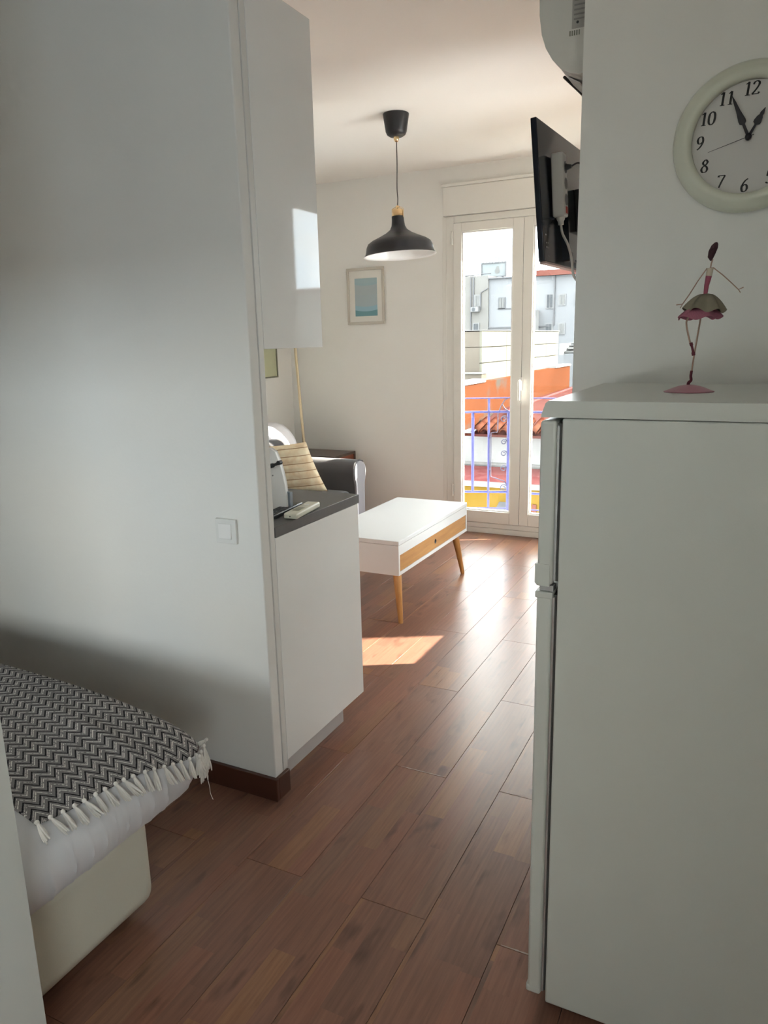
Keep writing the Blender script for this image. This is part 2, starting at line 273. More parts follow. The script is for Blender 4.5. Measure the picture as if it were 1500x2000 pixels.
# ------------------------------------------------------------------ mesh helpers
class MB:
    def __init__(s): s.v = []; s.f = []; s.sm = []
    def add(s, V, F, smooth=False, M=None):
        n = len(s.v)
        for p in V:
            p = Vector(p)
            if M is not None: p = M @ p
            s.v.append(tuple(p))
        for f in F: s.f.append(tuple(i+n for i in f)); s.sm.append(smooth)
        return s
    def box(s, x0, x1, y0, y1, z0, z1, M=None):
        V = [(x, y, z) for z in (z0, z1) for y in (y0, y1) for x in (x0, x1)]
        return s.add(V, [(0, 2, 3, 1), (4, 5, 7, 6), (0, 1, 5, 4), (2, 6, 7, 3), (0, 4, 6, 2), (1, 3, 7, 5)], False, M)
    def prism(s, poly, a0, a1, axis='y', smooth=False, M=None):
        # poly: list of 2D points; extruded along axis. axis y: (x,z); axis x: (y,z); axis z: (x,y)
        def P(p, a): return {'y': (p[0], a, p[1]), 'x': (a, p[0], p[1]), 'z': (p[0], p[1], a)}[axis]
        n = len(poly); V = [P(p, a0) for p in poly] + [P(p, a1) for p in poly]
        s.add(V, [(i, (i+1) % n, n+(i+1) % n, n+i) for i in range(n)], smooth, M)
        s.add(V, [tuple(range(n-1, -1, -1)), tuple(range(n, 2*n))], False, M); return s
    def lathe(s, prof, n=32, M=None, cap=True, smooth=True):
        V = []; F = []
        for r, z in prof:
            for k in range(n): a = 2*PI*k/n; V.append((r*math.cos(a), r*math.sin(a), z))
        for i in range(len(prof)-1):
            for k in range(n): F.append((i*n+k, i*n+(k+1) % n, (i+1)*n+(k+1) % n, (i+1)*n+k))
        s.add(V, F, smooth, M)
        if cap: s.add(V, [tuple(range(n-1, -1, -1)), tuple(range((len(prof)-1)*n, len(prof)*n))], False, M)
        return s
    def tube(s, pts, r, n=8, cap=True):
        pts = [Vector(p) for p in pts]; m = len(pts); R = r if isinstance(r, (list, tuple)) else [r]*m
        V = []; F = []; prev = None
        for i, p in enumerate(pts):
            t = (pts[min(i+1, m-1)] - pts[max(i-1, 0)]).normalized()
            if prev is None:
                ref = Vector((0, 0, 1)) if abs(t.z) < 0.9 else Vector((1, 0, 0)); a = t.cross(ref).normalized()
            else:
                a = prev - t*prev.dot(t); a = a.normalized() if a.length > 1e-6 else t.orthogonal().normalized()
            prev = a; bb = t.cross(a)
            for k in range(n):
                q = 2*PI*k/n; V.append(p + R[i]*(a*math.cos(q) + bb*math.sin(q)))
        for i in range(m-1):
            for k in range(n): F.append((i*n+k, i*n+(k+1) % n, (i+1)*n+(k+1) % n, (i+1)*n+k))
        s.add(V, F, True)
        if cap: s.add(V, [tuple(range(n-1, -1, -1)), tuple(range((m-1)*n, m*n))])
        return s
    def sphere(s, c, r, n=14, m=8):
        r = r if isinstance(r, (tuple, list)) else (r, r, r)
        V = []; F = []
        for i in range(m+1):
            th = PI*i/m
            for k in range(n):
                a = 2*PI*k/n; V.append((c[0]+r[0]*math.sin(th)*math.cos(a), c[1]+r[1]*math.sin(th)*math.sin(a), c[2]+r[2]*math.cos(th)))
        for i in range(m):
            for k in range(n): F.append((i*n+k, (i+1)*n+k, (i+1)*n+(k+1) % n, i*n+(k+1) % n))
        return s.add(V, F, True)
    def grid(s, fn, nu, nv, wrap=False):
        V = [fn(i/(nu-1), j/(nv-1)) for i in range(nu) for j in range(nv)]
        return s.add(V, [(i*nv+j, i*nv+j+1, (i+1)*nv+j+1, (i+1)*nv+j) for i in range(nu-1) for j in range(nv-1)], True)
    def mesh(s, name, mt, off=(0, 0, 0), bev=0.0, seg=2, smooth_all=False, weld=False):
        me = bpy.data.meshes.new(name)
        o = Vector(off)
        me.from_pydata([tuple(Vector(p)-o) for p in s.v], [], s.f)
        me.polygons.foreach_set('use_smooth', [bool(x) or smooth_all for x in s.sm])
        bm = bmesh.new(); bm.from_mesh(me)
        if weld: bmesh.ops.remove_doubles(bm, verts=bm.verts, dist=1e-5)
        bmesh.ops.recalc_face_normals(bm, faces=bm.faces)
        if bev:
            ed = [e for e in bm.edges if len(e.link_faces) == 2 and e.calc_face_angle(0) > math.radians(40)]
            old = [(f.normal.copy(), f.normal.dot(f.verts[0].co)) for f in bm.faces] if len(bm.faces) < 200 else []
            bmesh.ops.bevel(bm, geom=ed, offset=bev, segments=seg, profile=0.5, affect='EDGES', clamp_overlap=True)
            bm.normal_update()
            for f in bm.faces:
                f.smooth = smooth_all or not any(f.normal.dot(n_) > 0.99995 and abs(f.normal.dot(f.verts[0].co)-d_) < 1e-4 for n_, d_ in old)
        bm.to_mesh(me); bm.free()
        if smooth_all: me.set_sharp_from_angle(angle=math.radians(35))
        me.materials.append(mt); me.update(); return me

def root_of(o):
    while o.parent: o = o.parent
    return o
def thing(name, label, cat, loc=(0, 0, 0), group=None, kind=None, rot=None):
    o = bpy.data.objects.new(name, None); COL.objects.link(o); o.location = loc; o.empty_display_size = 0.05
    if rot: o.rotation_euler = rot
    if label: o['label'] = label
    if cat: o['category'] = cat
    if group: o['group'] = group
    if kind: o['kind'] = kind
    return o
def part(name, mb, mt, parent, bev=0.0, seg=2, local=False, label=None, smooth_all=False, weld=False, kind=None):
    off = (0, 0, 0) if local else root_of(parent).location
    o = bpy.data.objects.new(name, mb.mesh(name, mt, off, bev, seg, smooth_all, weld)); COL.objects.link(o); o.parent = parent
    if label: o['label'] = label
    if kind: o['kind'] = kind
    return o
def single(name, mb, mt, label, cat, loc=(0, 0, 0), bev=0.0, seg=2, group=None, kind=None, smooth_all=False, weld=False):
    o = bpy.data.objects.new(name, mb.mesh(name, mt, loc, bev, seg, smooth_all, weld)); COL.objects.link(o); o.location = loc
    if label: o['label'] = label
    if cat: o['category'] = cat
    if group: o['group'] = group
    if kind: o['kind'] = kind
    return o
def struct(name, mb, mt, label=None, bev=0.0, cat=None):
    return single(name, mb, mt, label, cat, bev=bev, kind='structure')
def link_copy(src, parent, loc, name=None):
    c = src.copy(); COL.objects.link(c); c.parent = parent; c.location = loc; return c
def catmull(P, n=8, closed=False):
    P = [Vector(p) for p in P]; out = []
    m = len(P)
    for i in range(m-1):
        p0, p1, p2, p3 = P[max(i-1, 0)], P[i], P[i+1], P[min(i+2, m-1)]
        for k in range(n):
            t = k/n; out.append(0.5*((2*p1)+(p2-p0)*t+(2*p0-5*p1+4*p2-p3)*t*t+(3*p1-p0-3*p2+p3)*t**3))
    out.append(P[-1]); return out
def lerp(a, b, t): return a+(b-a)*t
def smooth(t): t = max(0, min(1, t)); return t*t*(3-2*t)

# ================================================================== THE SETTING
ZC = 2.85
XL, YF, XR, YP = -3.75, 5.70, -0.455, 1.90      # living room left, far, right; partition face
YB, XE = 0.25, 0.70                           # back wall of the bed alcove, right wall of the hall
YH = -1.9                                      # back wall of the hall
YC = 2.08                                      # clock wall face
floor = struct('floor', MB().box(XL-0.2, XE+0.2, YH-0.2, YF+0.27, -0.20, -0.0125), SKIRT, 'brown wooden plank floor running through to the balcony window', cat='floor')
struct('ceiling', MB().box(XL-0.25, XE+0.25, YH-0.25, YF+0.27, ZC, ZC+0.15), CEIL, 'warm white plaster ceiling over the living room', cat='ceiling')
struct('wall_left', MB().box(XL-0.25, XL, YB-0.25, YF+0.25, -0.2, ZC), WALL, 'white wall behind the sofa at the left end of the room', cat='wall')
# far wall with the balcony opening
WX0, WX1, WZ1 = -2.255, -1.015, 2.49
struct('wall_far', MB().box(XL, WX0, YF, YF+0.25, -0.2, ZC).box(WX1, XR+0.25, YF, YF+0.25, -0.2, ZC).box(WX0, WX1, YF, YF+0.25, WZ1, ZC).box(WX0, WX1, YF, YF+0.25, -0.2, 0.0),
       WALL, 'white far wall around the balcony window, with the framed print', cat='wall')
# right wall with the side window
SY0, SY1, SZ0, SZ1 = 3.59, 4.57, 0.575, 2.36
struct('wall_right', MB().box(XR, XR+0.12, YC+0.25, SY0, -0.2, ZC).box(XR, XR+0.12, SY1, YF, -0.2, ZC).box(XR, XR+0.12, SY0, SY1, -0.2, SZ0).box(XR, XR+0.12, SY0, SY1, SZ1, ZC),
       WALL, 'white wall behind the television and the air conditioner', cat='wall')
struct('wall_corner', MB().box(XR, XE+0.25, YC, YC+0.25, -0.2, ZC), WALL, 'white wall with the clock, behind the fridge', cat='wall')
struct('wall_partition', MB().box(XL, -1.40, YP, 1.946, -0.2, ZC), WALL, 'tall white partition wall with the light switch', bev=0.004, cat='wall')
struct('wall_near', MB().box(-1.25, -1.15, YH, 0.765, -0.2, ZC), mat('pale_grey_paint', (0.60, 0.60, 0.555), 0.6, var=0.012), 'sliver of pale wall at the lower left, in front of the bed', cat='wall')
bw0, bw1, bz0, bz1 = -2.80, -1.66, 0.74, 1.13
struct('wall_back', MB().box(XL, bw0, YB-0.2, YB, -0.2, ZC).box(bw1, -1.25, YB-0.2, YB, -0.2, ZC).box(bw0, bw1, YB-0.2, YB, -0.2, bz0).box(bw0, bw1, YB-0.2, YB, bz1, ZC), WALL, 'white wall of the bed alcove behind the viewer', cat='wall')
struct('wall_hall', MB().box(-1.15, XE, YH-0.2, YH, -0.2, ZC), WALL, 'white wall closing the hall behind the viewer', cat='wall')
HY0, HY1, HZ0, HZ1 = -1.72, -0.62, 0.88, 2.08
struct('wall_side', MB().box(XE, XE+0.25, YH-0.2, HY0, -0.2, ZC).box(XE, XE+0.25, HY1, YC, -0.2, ZC).box(XE, XE+0.25, HY0, HY1, -0.2, HZ0).box(XE, XE+0.25, HY0, HY1, HZ1, ZC), WALL, 'white hall wall to the right of the fridge', cat='wall')
struct('trim_1', MB().box(-1.435, -1.3985, 1.9492, 1.974, 0.086, ZC), TRIM, 'white vertical filler strip between partition and cabinets', bev=0.0015, cat='trim')
# baseboards
struct('baseboard_partition', MB().box(XL, -1.386, 1.884, 1.8995, 0.0, 0.085).box(-1.3995, -1.386, 1.8995, 1.968, 0.0, 0.085), SKIRT, 'dark brown baseboard wrapping the end of the partition wall', bev=0.002, cat='baseboard')
struct('baseboard_far', MB().box(XL+0.012, WX0-0.03, YF-0.014, YF, 0, 0.085), SKIRT, 'dark brown baseboard under the framed print', cat='baseboard')
struct('baseboard_left', MB().box(XL, XL+0.012, 1.95, YF, 0, 0.085), SKIRT, 'dark brown baseboard behind the sofa', cat='baseboard')
struct('baseboard_corner', MB().box(XR, XE, YC-0.013, YC, 0, 0.085).box(XR-0.013, XR, YC-0.013, YF, 0, 0.085), SKIRT, 'dark brown baseboard behind the fridge', cat='baseboard')

# ---- planks, each its own piece
PW, PL = 0.2025, 1.32
cache = {}
def plank(x0, x1, y0, y1):
    key = (round(x1-x0, 3), round(y1-y0, 3)); hx, hy = (x1-x0)/2-0.0004, (y1-y0)/2-0.0005
    if key not in cache: cache[key] = MB().box(-hx, hx, -hy, hy, -0.012, 0.0).mesh('plank', PLANK, bev=0.0008, seg=1)
    o = bpy.data.objects.new('plank', cache[key]); COL.objects.link(o); o.parent = floor; o.location = ((x0+x1)/2, (y0+y1)/2, 0)
    return o
pl = {}
xs = -0.705
for k in range(-7, 16):
    x1 = xs - PW*k; x0 = x1-PW
    x0c, x1c = max(x0, XL-0.05), min(x1, XE+0.05)
    if x1c-x0c < 0.03: continue
    j = 1.604 if k % 2 == 0 else 2.264
    y = j - PL*3
    while y < YF+0.02:
        a, b2 = max(y, YH-0.05), min(y+PL, YF+0.02)
        if b2-a > 0.03:
            hid = x1c < -1.45 and b2 < 1.85 and x1c < -2.3
            if not hid: pl[(k, round(y, 2))] = plank(x0c, x1c, a, b2)
        y += PL
def worn(k, y, x0, x1):
    for (kk, yy), o in pl.items():
        if kk == k and abs(yy-y) < 0.05:
            mb = MB(); n = 10; V = []
            for i in range(n+1):
                xx = lerp(x0, x1, i/n); hw = 0.0022*(0.5+random.random())*(1 if 0 < i < n else 0.3)
                V += [(xx-o.location.x, y+0.003-hw-o.location.y, 0.0004), (xx-o.location.x, y+0.003+hw-o.location.y, 0.0004)]
            mb.add(V, [(2*i, 2*i+2, 2*i+3, 2*i+1) for i in range(n)])
            me = mb.mesh('worn_edge', CHIP); c = bpy.data.objects.new('worn_edge', me); COL.objects.link(c); c.parent = o
            c['label'] = 'pale chipped end of a floor plank'; return
CHIP = mat('chipped_plank_edge', (0.42, 0.32, 0.27), 0.6, var=0.15, scale=90)
worn(1, 2.264, -1.09, -0.915); worn(-1, 2.264, -0.70, -0.58); worn(-2, 1.604, -0.49, -0.405)

# ---- balcony window
win = thing('window_1', 'white double balcony window with roller shutter box above', 'window', (-1.635, YF, 0), kind='structure')
y0, y1 = YF-0.012, YF+0.06
part('window_frame', MB().box(WX0, WX0+0.062, y0, y1, 0, WZ1).box(WX1-0.062, WX1, y0, y1, 0, WZ1).box(WX0+0.062, WX1-0.062, y0, y1, WZ1-0.05, WZ1).box(WX0+0.062, WX1-0.062, y0, y1, 0, 0.045), PVC, win, bev=0.003)
part('threshold', MB().box(WX0+0.062, WX1-0.062, y0-0.004, y1, 0.047, 0.088), PVC, win, bev=0.004)
part('casing', MB().box(WX0-0.035, WX0-0.001, YF-0.006, YF, 0, 2.49).box(WX1+0.001, WX1+0.035, YF-0.006, YF, 0, 2.49), PVC, win, bev=0.002)
part('shutter_box', MB().box(WX0-0.02, WX1+0.02, YF-0.035, YF+0.03, 2.492, 2.70).box(WX0-0.03, WX1+0.03, YF-0.045, YF+0.0, 2.70, 2.722), PVC, win, bev=0.004)
def sash(xa, xb, gl, gr):
    za, zb, ga, gb = 0.092, 2.435, 0.19, 2.372; ya, yb = YF-0.026, YF+0.036
    s = part('sash', MB().box(xa, gl, ya, yb, za, zb).box(gr, xb, ya, yb, za, zb).box(gl, gr, ya, yb, gb, zb).box(gl, gr, ya, yb, za, ga), PVC, win, bev=0.004)
    part('glazing_bead', MB().box(gl, gl+0.010, ya+0.012, yb-0.02, ga, gb).box(gr-0.010, gr, ya+0.012, yb-0.02, ga, gb).box(gl+0.010, gr-0.010, ya+0.012, yb-0.02, ga, ga+0.010).box(gl+0.010, gr-0.010, ya+0.012, yb-0.02, gb-0.010, gb), ENAMEL, s)
    part('pane', MB().box(gl, gr, YF+0.008, YF+0.012, ga, gb), GLASS, s)
    return s
s1 = sash(-2.192, -1.636, -2.125, -1.715); s2 = sash(-1.634, -1.078, -1.56, -1.145)
part('seal', MB().box(-1.6365, -1.6335, YF-0.022, YF+0.02, 0.10, 2.43), GASKET, s2)
hx, hy = -1.636, YF-0.026
part('handle', MB().box(hx-0.014, hx+0.014, hy-0.012, hy, 1.17, 1.27).tube([(hx, hy-0.01, 1.245), (hx, hy-0.045, 1.245), (hx, hy-0.052, 1.235), (hx, hy-0.052, 1.10)], 0.0095, 8), ENAMEL, s2, bev=0.0)
for z in (0.35, 2.33): part('hinge', MB().tube([(-2.2, YF-0.03, z-0.05), (-2.2, YF-0.03, z+0.05)], 0.009, 10), PVC, s1)

# ---- side window, seen mirrored in the glossy cabinet
sw = thing('window_2', 'white side window by the television, mirrored in the glossy cabinet', 'window', (XR, 4.0, SZ0), kind='structure')
part('window_frame', MB().box(XR+0.0, XR+0.06, SY0, 3.65, SZ0, SZ1).box(XR, XR+0.06, 4.51, SY1, SZ0, SZ1).box(XR, XR+0.06, 3.65, 4.51, SZ0, 0.635).box(XR, XR+0.06, 3.65, 4.51, 2.30, SZ1), PVC, sw, bev=0.003)
part('pane', MB().box(XR+0.03, XR+0.034, 3.65, 4.51, 0.635, 2.30), GLASS, sw)
# ---- bed alcove window behind the viewer
aw = thing('window_3', 'white bedroom window behind the viewer', 'window', (-2.18, YB, bz0), kind='structure')
part('window_frame', MB().box(bw0, bw0+0.05, YB-0.08, YB-0.02, bz0, bz1).box(bw1-0.05, bw1, YB-0.08, YB-0.02, bz0, bz1).box(bw0+0.05, bw1-0.05, YB-0.08, YB-0.02, bz0, bz0+0.05).box(bw0+0.05, bw1-0.05, YB-0.08, YB-0.02, bz1-0.05, bz1).box(-2.195, -2.155, YB-0.08, YB-0.02, bz0+0.05, bz1-0.05), PVC, aw, bev=0.003)
for a, b2 in ((bw0+0.05, -2.195), (-2.155, bw1-0.05)):
    part('pane', MB().box(a, b2, YB-0.052, YB-0.048, bz0+0.05, bz1-0.05), GLASS, aw)

hw = thing('window_4', 'white hall window added behind the viewer to light the hall', 'window', (XE, -1.2, HZ0), kind='structure')  # unseen window, added to give the hall its light
part('window_frame', MB().box(XE+0.1, XE+0.16, HY0, HY0+0.05, HZ0, HZ1).box(XE+0.1, XE+0.16, HY1-0.05, HY1, HZ0, HZ1).box(XE+0.1, XE+0.16, HY0+0.05, HY1-0.05, HZ0, HZ0+0.05).box(XE+0.1, XE+0.16, HY0+0.05, HY1-0.05, HZ1-0.05, HZ1), PVC, hw, bev=0.003)
part('pane', MB().box(XE+0.128, XE+0.132, HY0+0.05, HY1-0.05, HZ0+0.05, HZ1-0.05), GLASS, hw)
# ================================================================== KITCHEN
cab = thing('base_cabinet', 'glossy white base cabinet under the dark worktop', 'cabinet', (-1.7, 2.26, 0))
part('end_panel', MB().box(-1.418, -1.398, 1.976, 2.556, 0.112, 0.931), GLOSSW, cab, bev=0.0015, label='glossy white end panel')
part('carcass', MB().box(-2.60, -1.4185, 1.978, 2.535, 0.112, 0.931), CARC, cab)
for a in (-2.598, -2.008): part('door', MB().box(a, a+0.586, 2.536, 2.554, 0.114, 0.929), GLOSSW, cab, bev=0.0015)
part('plinth', MB().box(-2.60, -1.456, 1.98, 2.476, 0.0, 0.111), PLINTH, cab, bev=0.001)
single('worktop', MB().box(-2.60, -1.397, 1.976, 2.566, 0.932, 0.968), TOPG, 'dark grey kitchen worktop holding the remotes', 'worktop', (-1.99, 2.27, 0.932), bev=0.0015)
up = thing('upper_cabinet', 'tall glossy white wall cabinet mirroring the window', 'cabinet', (-1.7, 2.15, 1.547))
part('end_panel', MB().box(-1.418, -1.398, 1.976, 2.332, 1.547, 2.588), GLOSSW, up, bev=0.0015, label='mirror-gloss white end panel')
part('carcass', MB().box(-2.60, -1.4185, 1.976, 2.312, 1.55, 2.586), CARC, up)
for a in (-2.598, -2.008): part('door', MB().box(a, a+0.586, 2.313, 2.331, 1.549, 2.586), GLOSSW, up, bev=0.0015)

# light switch
swt = thing('light_switch', 'white square light switch on the partition wall', 'switch', (-1.5335, YP, 0.963))
part('plate', MB().box(-1.575, -1.492, YP-0.009, YP-0.0002, 0.9215, 1.0045), WPLAST, swt, bev=0.0015)
part('rocker', MB().prism([(YP-0.0125, 0.938), (YP-0.009, 0.938), (YP-0.009, 0.988), (YP-0.0105, 0.988)], -1.5625, -1.5125, 'x'), ENAMEL, swt, bev=0.0008)

# slim appliance on the worktop
bb = thing('kitchen_appliance', 'slim white appliance with black lever handle on the worktop', 'appliance', (-1.62, 2.20, 0.968))
prof = [(-1.76, 0.972), (-1.492, 0.972), (-1.4865, 0.99), (-1.487, 1.03), (-1.491, 1.07), (-1.499, 1.11), (-1.510, 1.15), (-1.525, 1.185), (-1.545, 1.197), (-1.76, 1.20)]
part('body', MB().prism([(p[0]-0.008, p[1]) for p in prof], 2.193, 2.212, 'y', smooth=True), PLINTH, bb)
part('side_panel', MB().prism(prof, 2.184, 2.194, 'y'), ENAMEL, bb, bev=0.002)
part('foot_strip', MB().box(-1.75, -1.50, 2.186, 2.21, 0.968, 0.9745), BLACKP, bb)
part('drip_pad', MB().box(-1.496, -1.478, 2.196, 2.212, 0.975, 1.04), mat('blue_grey_pad', (0.22, 0.26, 0.30), 0.4), bb)
part('lever_handle', MB().tube([(-1.537, 2.184, 1.137), (-1.537, 2.165, 1.137)], 0.0085, 10).tube([(-1.537, 2.163, 1.137), (-1.506, 2.178, 1.147)], 0.005, 8).tube([(-1.506, 2.190, 1.149), (-1.506, 2.172, 1.149)], 0.008, 10), BLACKP, bb, label='black lever handle')
part('screw', MB().tube([(-1.54, 2.185, 1.10), (-1.54, 2.1825, 1.10)], 0.003, 8), SILVER, bb)

# remotes
def remote(name, label, cx, cy, rot, L, W, H, body, btn, holes):
    t = thing(name, label, 'remote', (cx, cy, 0.9685), rot=(0, 0, rot))
    part('body', MB().box(-W/2, W/2, -L/2, L/2, 0, H), body, t, bev=0.006, seg=3, local=True)
    for (bx, by, sx, sy, mt) in holes:
        part('button', MB().box(bx-sx/2, bx+sx/2, by-sy/2, by+sy/2, H-0.001, H+0.0012), mt, t, local=True)
    return t
r1 = remote('remote_control', 'white remote control at the worktop edge', -1.428, 2.195, 0.14, 0.205, 0.052, 0.021, IVORY, None,
       [(0, -0.03, 0.026, 0.05, mat('remote_screen', (0.30, 0.30, 0.22), 0.3)), (0, 0.04, 0.018, 0.012, WPLAST)])
part('end_cap', MB().box(-0.022, 0.022, -0.1035, -0.1015, 0.004, 0.016), IVORY, r1, local=True)
part('infrared_window', MB().tube([(0.0, -0.1030, 0.010), (0.0, -0.1045, 0.010)], 0.0025, 8), BLACKP, r1, local=True)
remote('remote_control', 'black remote control beside the white one', -1.497, 2.165, 0.10, 0.24, 0.052, 0.018, BLACKP, None,
       [(-0.014+0.014*(i % 3), -0.085+0.02*(i//3), 0.009, 0.010, mat('remote_key', (0.06, 0.065, 0.07), 0.4) if i == 0 else MATS['remote_key']) for i in range(24)])

# ================================================================== FRIDGE
FX, FY0, FY1 = -0.3355, 1.455, 2.05
fr = thing('fridge', 'white two-door fridge freezer at the right', 'fridge', (-0.05, 1.75, 0))
part('body', MB().box(FX, 0.24, FY0, FY1, 0.03, 1.4065), FRIDGE, fr, bev=0.004)
part('top_cap', MB().prism([(0.24, 1.408), (-0.3775, 1.408), (-0.3775, 1.413), (-0.3695, 1.436), (-0.364, 1.4405), (0.24, 1.4405)], FY0, FY1, 'y'), FRIDGE, fr, bev=0.003, label='white lid of the fridge')
def door(z0, z1, lip):
    d = part('door', MB().box(-0.379, -0.346, FY0, FY1, z0, z1), FRIDGE, fr, bev=0.007, seg=3)
    part('gasket', MB().box(-0.3465, FX+0.0005, FY0+0.010, FY1-0.010, z0+0.008, z1-0.006), GASKET, d)
    part('inner_liner', MB().box(-0.3455, -0.341, FY0+0.004, FY1-0.004, z0+0.01, z1-0.01), SILVER, d)
    if lip == 'low':
        part('grip', MB().prism([(-0.3825, 1.066), (-0.377, 1.060), (-0.352, 1.060), (-0.352, 1.107), (-0.3825, 1.107)], FY0-0.0015, FY1+0.0015, 'y'), FRIDGE, d, bev=0.002)
    else:
        part('door_trim', MB().box(-0.3815, -0.345, FY0-0.001, FY1+0.001, z1-0.013, z1+0.001), FRIDGE, d, bev=0.002)
        part('door_trim', MB().box(-0.3825, -0.347, FY0-0.001, FY1+0.001, z0-0.001, z0+0.02), FRIDGE, d, bev=0.006)
    return d
door(1.062, 1.402, 'low'); door(0.045, 1.046, 'high')
part('hinge', MB().box(-0.374, -0.345, FY0+0.006, FY0+0.03, 1.047, 1.0605), SILVER, fr, bev=0.001)
for x in (-0.30, 0.18):
    for y in (FY0+0.05, FY1-0.05): part('foot', MB().lathe([(0.018, 0), (0.018, 0.03)], 12, Matrix.Translation((x, y, 0))), BLACKP, fr)

# ballerina figurine on the fridge
bx, by, bz = -0.131, 1.735, 1.4407
ba = thing('ballerina_figurine', 'wire ballerina figurine with pink base on the fridge', 'figurine', (bx, by, bz))
def fp(px, pz, dy=0): return (bx+(px-1347)*0.001028, by+dy, bz+(768-pz)*0.00102)
part('base', MB().lathe([(0.0, -0.0), (0.050, 0.0), (0.051, 0.0012), (0.046, 0.003), (0.034, 0.008), (0.022, 0.0125), (0.008, 0.015), (0.0, 0.0155)], 40, Matrix.Translation((bx, by, bz)), cap=False), PINK, ba)
part('standing_leg', MB().tube([fp(1350, 726), fp(1353, 690), fp(1357, 650), fp(1361, 612)], 0.0017, 8), SKINW, ba)
part('bent_leg', MB().tube(catmull([fp(1356, 612), fp(1341, 613, -0.006), fp(1335, 622, -0.008), fp(1335, 632, -0.008), fp(1339, 650, -0.006), fp(1344, 668, -0.004)], 5), 0.0019, 8), SKINW, ba)
part('shoe', MB().tube(catmull([fp(1350, 724), fp(1349, 735), fp(1350, 744), fp(1346, 749), fp(1345, 755)], 5), [0.0022]+[0.0028]*6+[0.0030]*6+[0.0034]*6+[0.003]*2, 8), WINE, ba)
part('shoe', MB().tube(catmull([fp(1345, 667, -0.004), fp(1348, 676, -0.004), fp(1350, 683, -0.004), fp(1352, 693, -0.003)], 5), [0.0035]*4+[0.0024]*4+[0.0026]*4+[0.0036]*4, 8), WINE, ba)
def skirt(px, ptop, pbot, rtop, rbot, nw, amp, tilt):
    c0, c1 = Vector(fp(px, ptop)), Vector(fp(px-2, pbot))
    def fn(u, v):
        a = 2*PI*u; r = lerp(rtop, rbot, v**0.75)*(1+amp*v*math.sin(nw*a+1.0)); z = lerp(c0.z, c1.z, v**1.5)+0.004*v*math.sin(nw*a+0.4)+tilt*v*math.cos(a)
        return (lerp(c0.x, c1.x, v)+r*math.cos(a), c0.y+r*math.sin(a)*0.75, z)
    return MB().grid(fn, 60, 8)
part('underskirt', skirt(1359, 596, 618, 0.012, 0.043, 5, 0.10, 0.0), LACE, ba, label='pink lace underskirt')
part('skirt', skirt(1368, 570, 603, 0.004, 0.040, 6, 0.09, -0.003), SKIRTC, ba, label='beige gathered skirt')
part('bodice', MB().tube([fp(1366, 572), fp(1367, 555), fp(1370, 536)], [0.0042, 0.0048, 0.0062], 10), BODICE, ba)
part('chest', MB().tube([fp(1370, 536), fp(1371, 527), fp(1371.5, 521)], [0.0062, 0.0066, 0.0068], 10), CHEST, ba)
part('shoulder_bar', MB().tube([fp(1364, 522), fp(1379, 521)], 0.0016, 8), SKINW, ba)
part('arm', MB().tube([fp(1365, 522), fp(1350, 545), fp(1336, 570), fp(1324, 589), fp(1312, 590)], 0.0012, 6).tube([fp(1324, 589), fp(1320, 597)], 0.0010, 6), SKINW, ba)
part('arm', MB().tube([fp(1378, 521), fp(1395, 535), fp(1412, 551), fp(1426, 565), fp(1435, 561)], 0.0012, 6).tube([fp(1426, 565), fp(1430, 571)], 0.0010, 6), SKINW, ba)
part('neck', MB().tube([fp(1372, 521), fp(1373, 512), fp(1375, 504)], 0.0014, 8), SKINW, ba)
part('head', MB().tube([fp(1372, 507), fp(1371, 500), fp(1373, 490), fp(1377, 480), fp(1380, 474), fp(1381, 472)], [0.0015, 0.0058, 0.0074, 0.0068, 0.004, 0.001], 14), HAIRM, ba, label='dark wine teardrop head')

# ================================================================== CLOCK
CX, CZ, CY = -0.064, 2.005, YC
ck = thing('wall_clock', 'round white wall clock with black numerals above the fridge', 'clock', (CX, CY, CZ))
MC = Matrix.Translation((CX, CY, CZ)) @ Matrix.Rotation(PI/2, 4, 'X') @ Matrix.Diagonal((0.97, 0.97, 1, 1))     # lathe z axis -> -Y
part('back', MB().lathe([(0.0, 0.001), (0.150, 0.001), (0.150, 0.012), (0.0, 0.012)], 64, MC, cap=False), CLOCKRIM, ck)
part('rim', MB().lathe([(0.152, 0.0005), (0.168, 0.002), (0.170, 0.012), (0.165, 0.022), (0.158, 0.027), (0.153, 0.0295), (0.148, 0.034), (0.139, 0.036), (0.132, 0.034), (0.127, 0.028), (0.1255, 0.0135), (0.152, 0.0125)], 96, MC, cap=False), CLOCKRIM, ck)
dial = part('dial', MB().lathe([(0.0, 0.0135), (0.127, 0.0135)], 64, MC, cap=False), DIAL, ck)
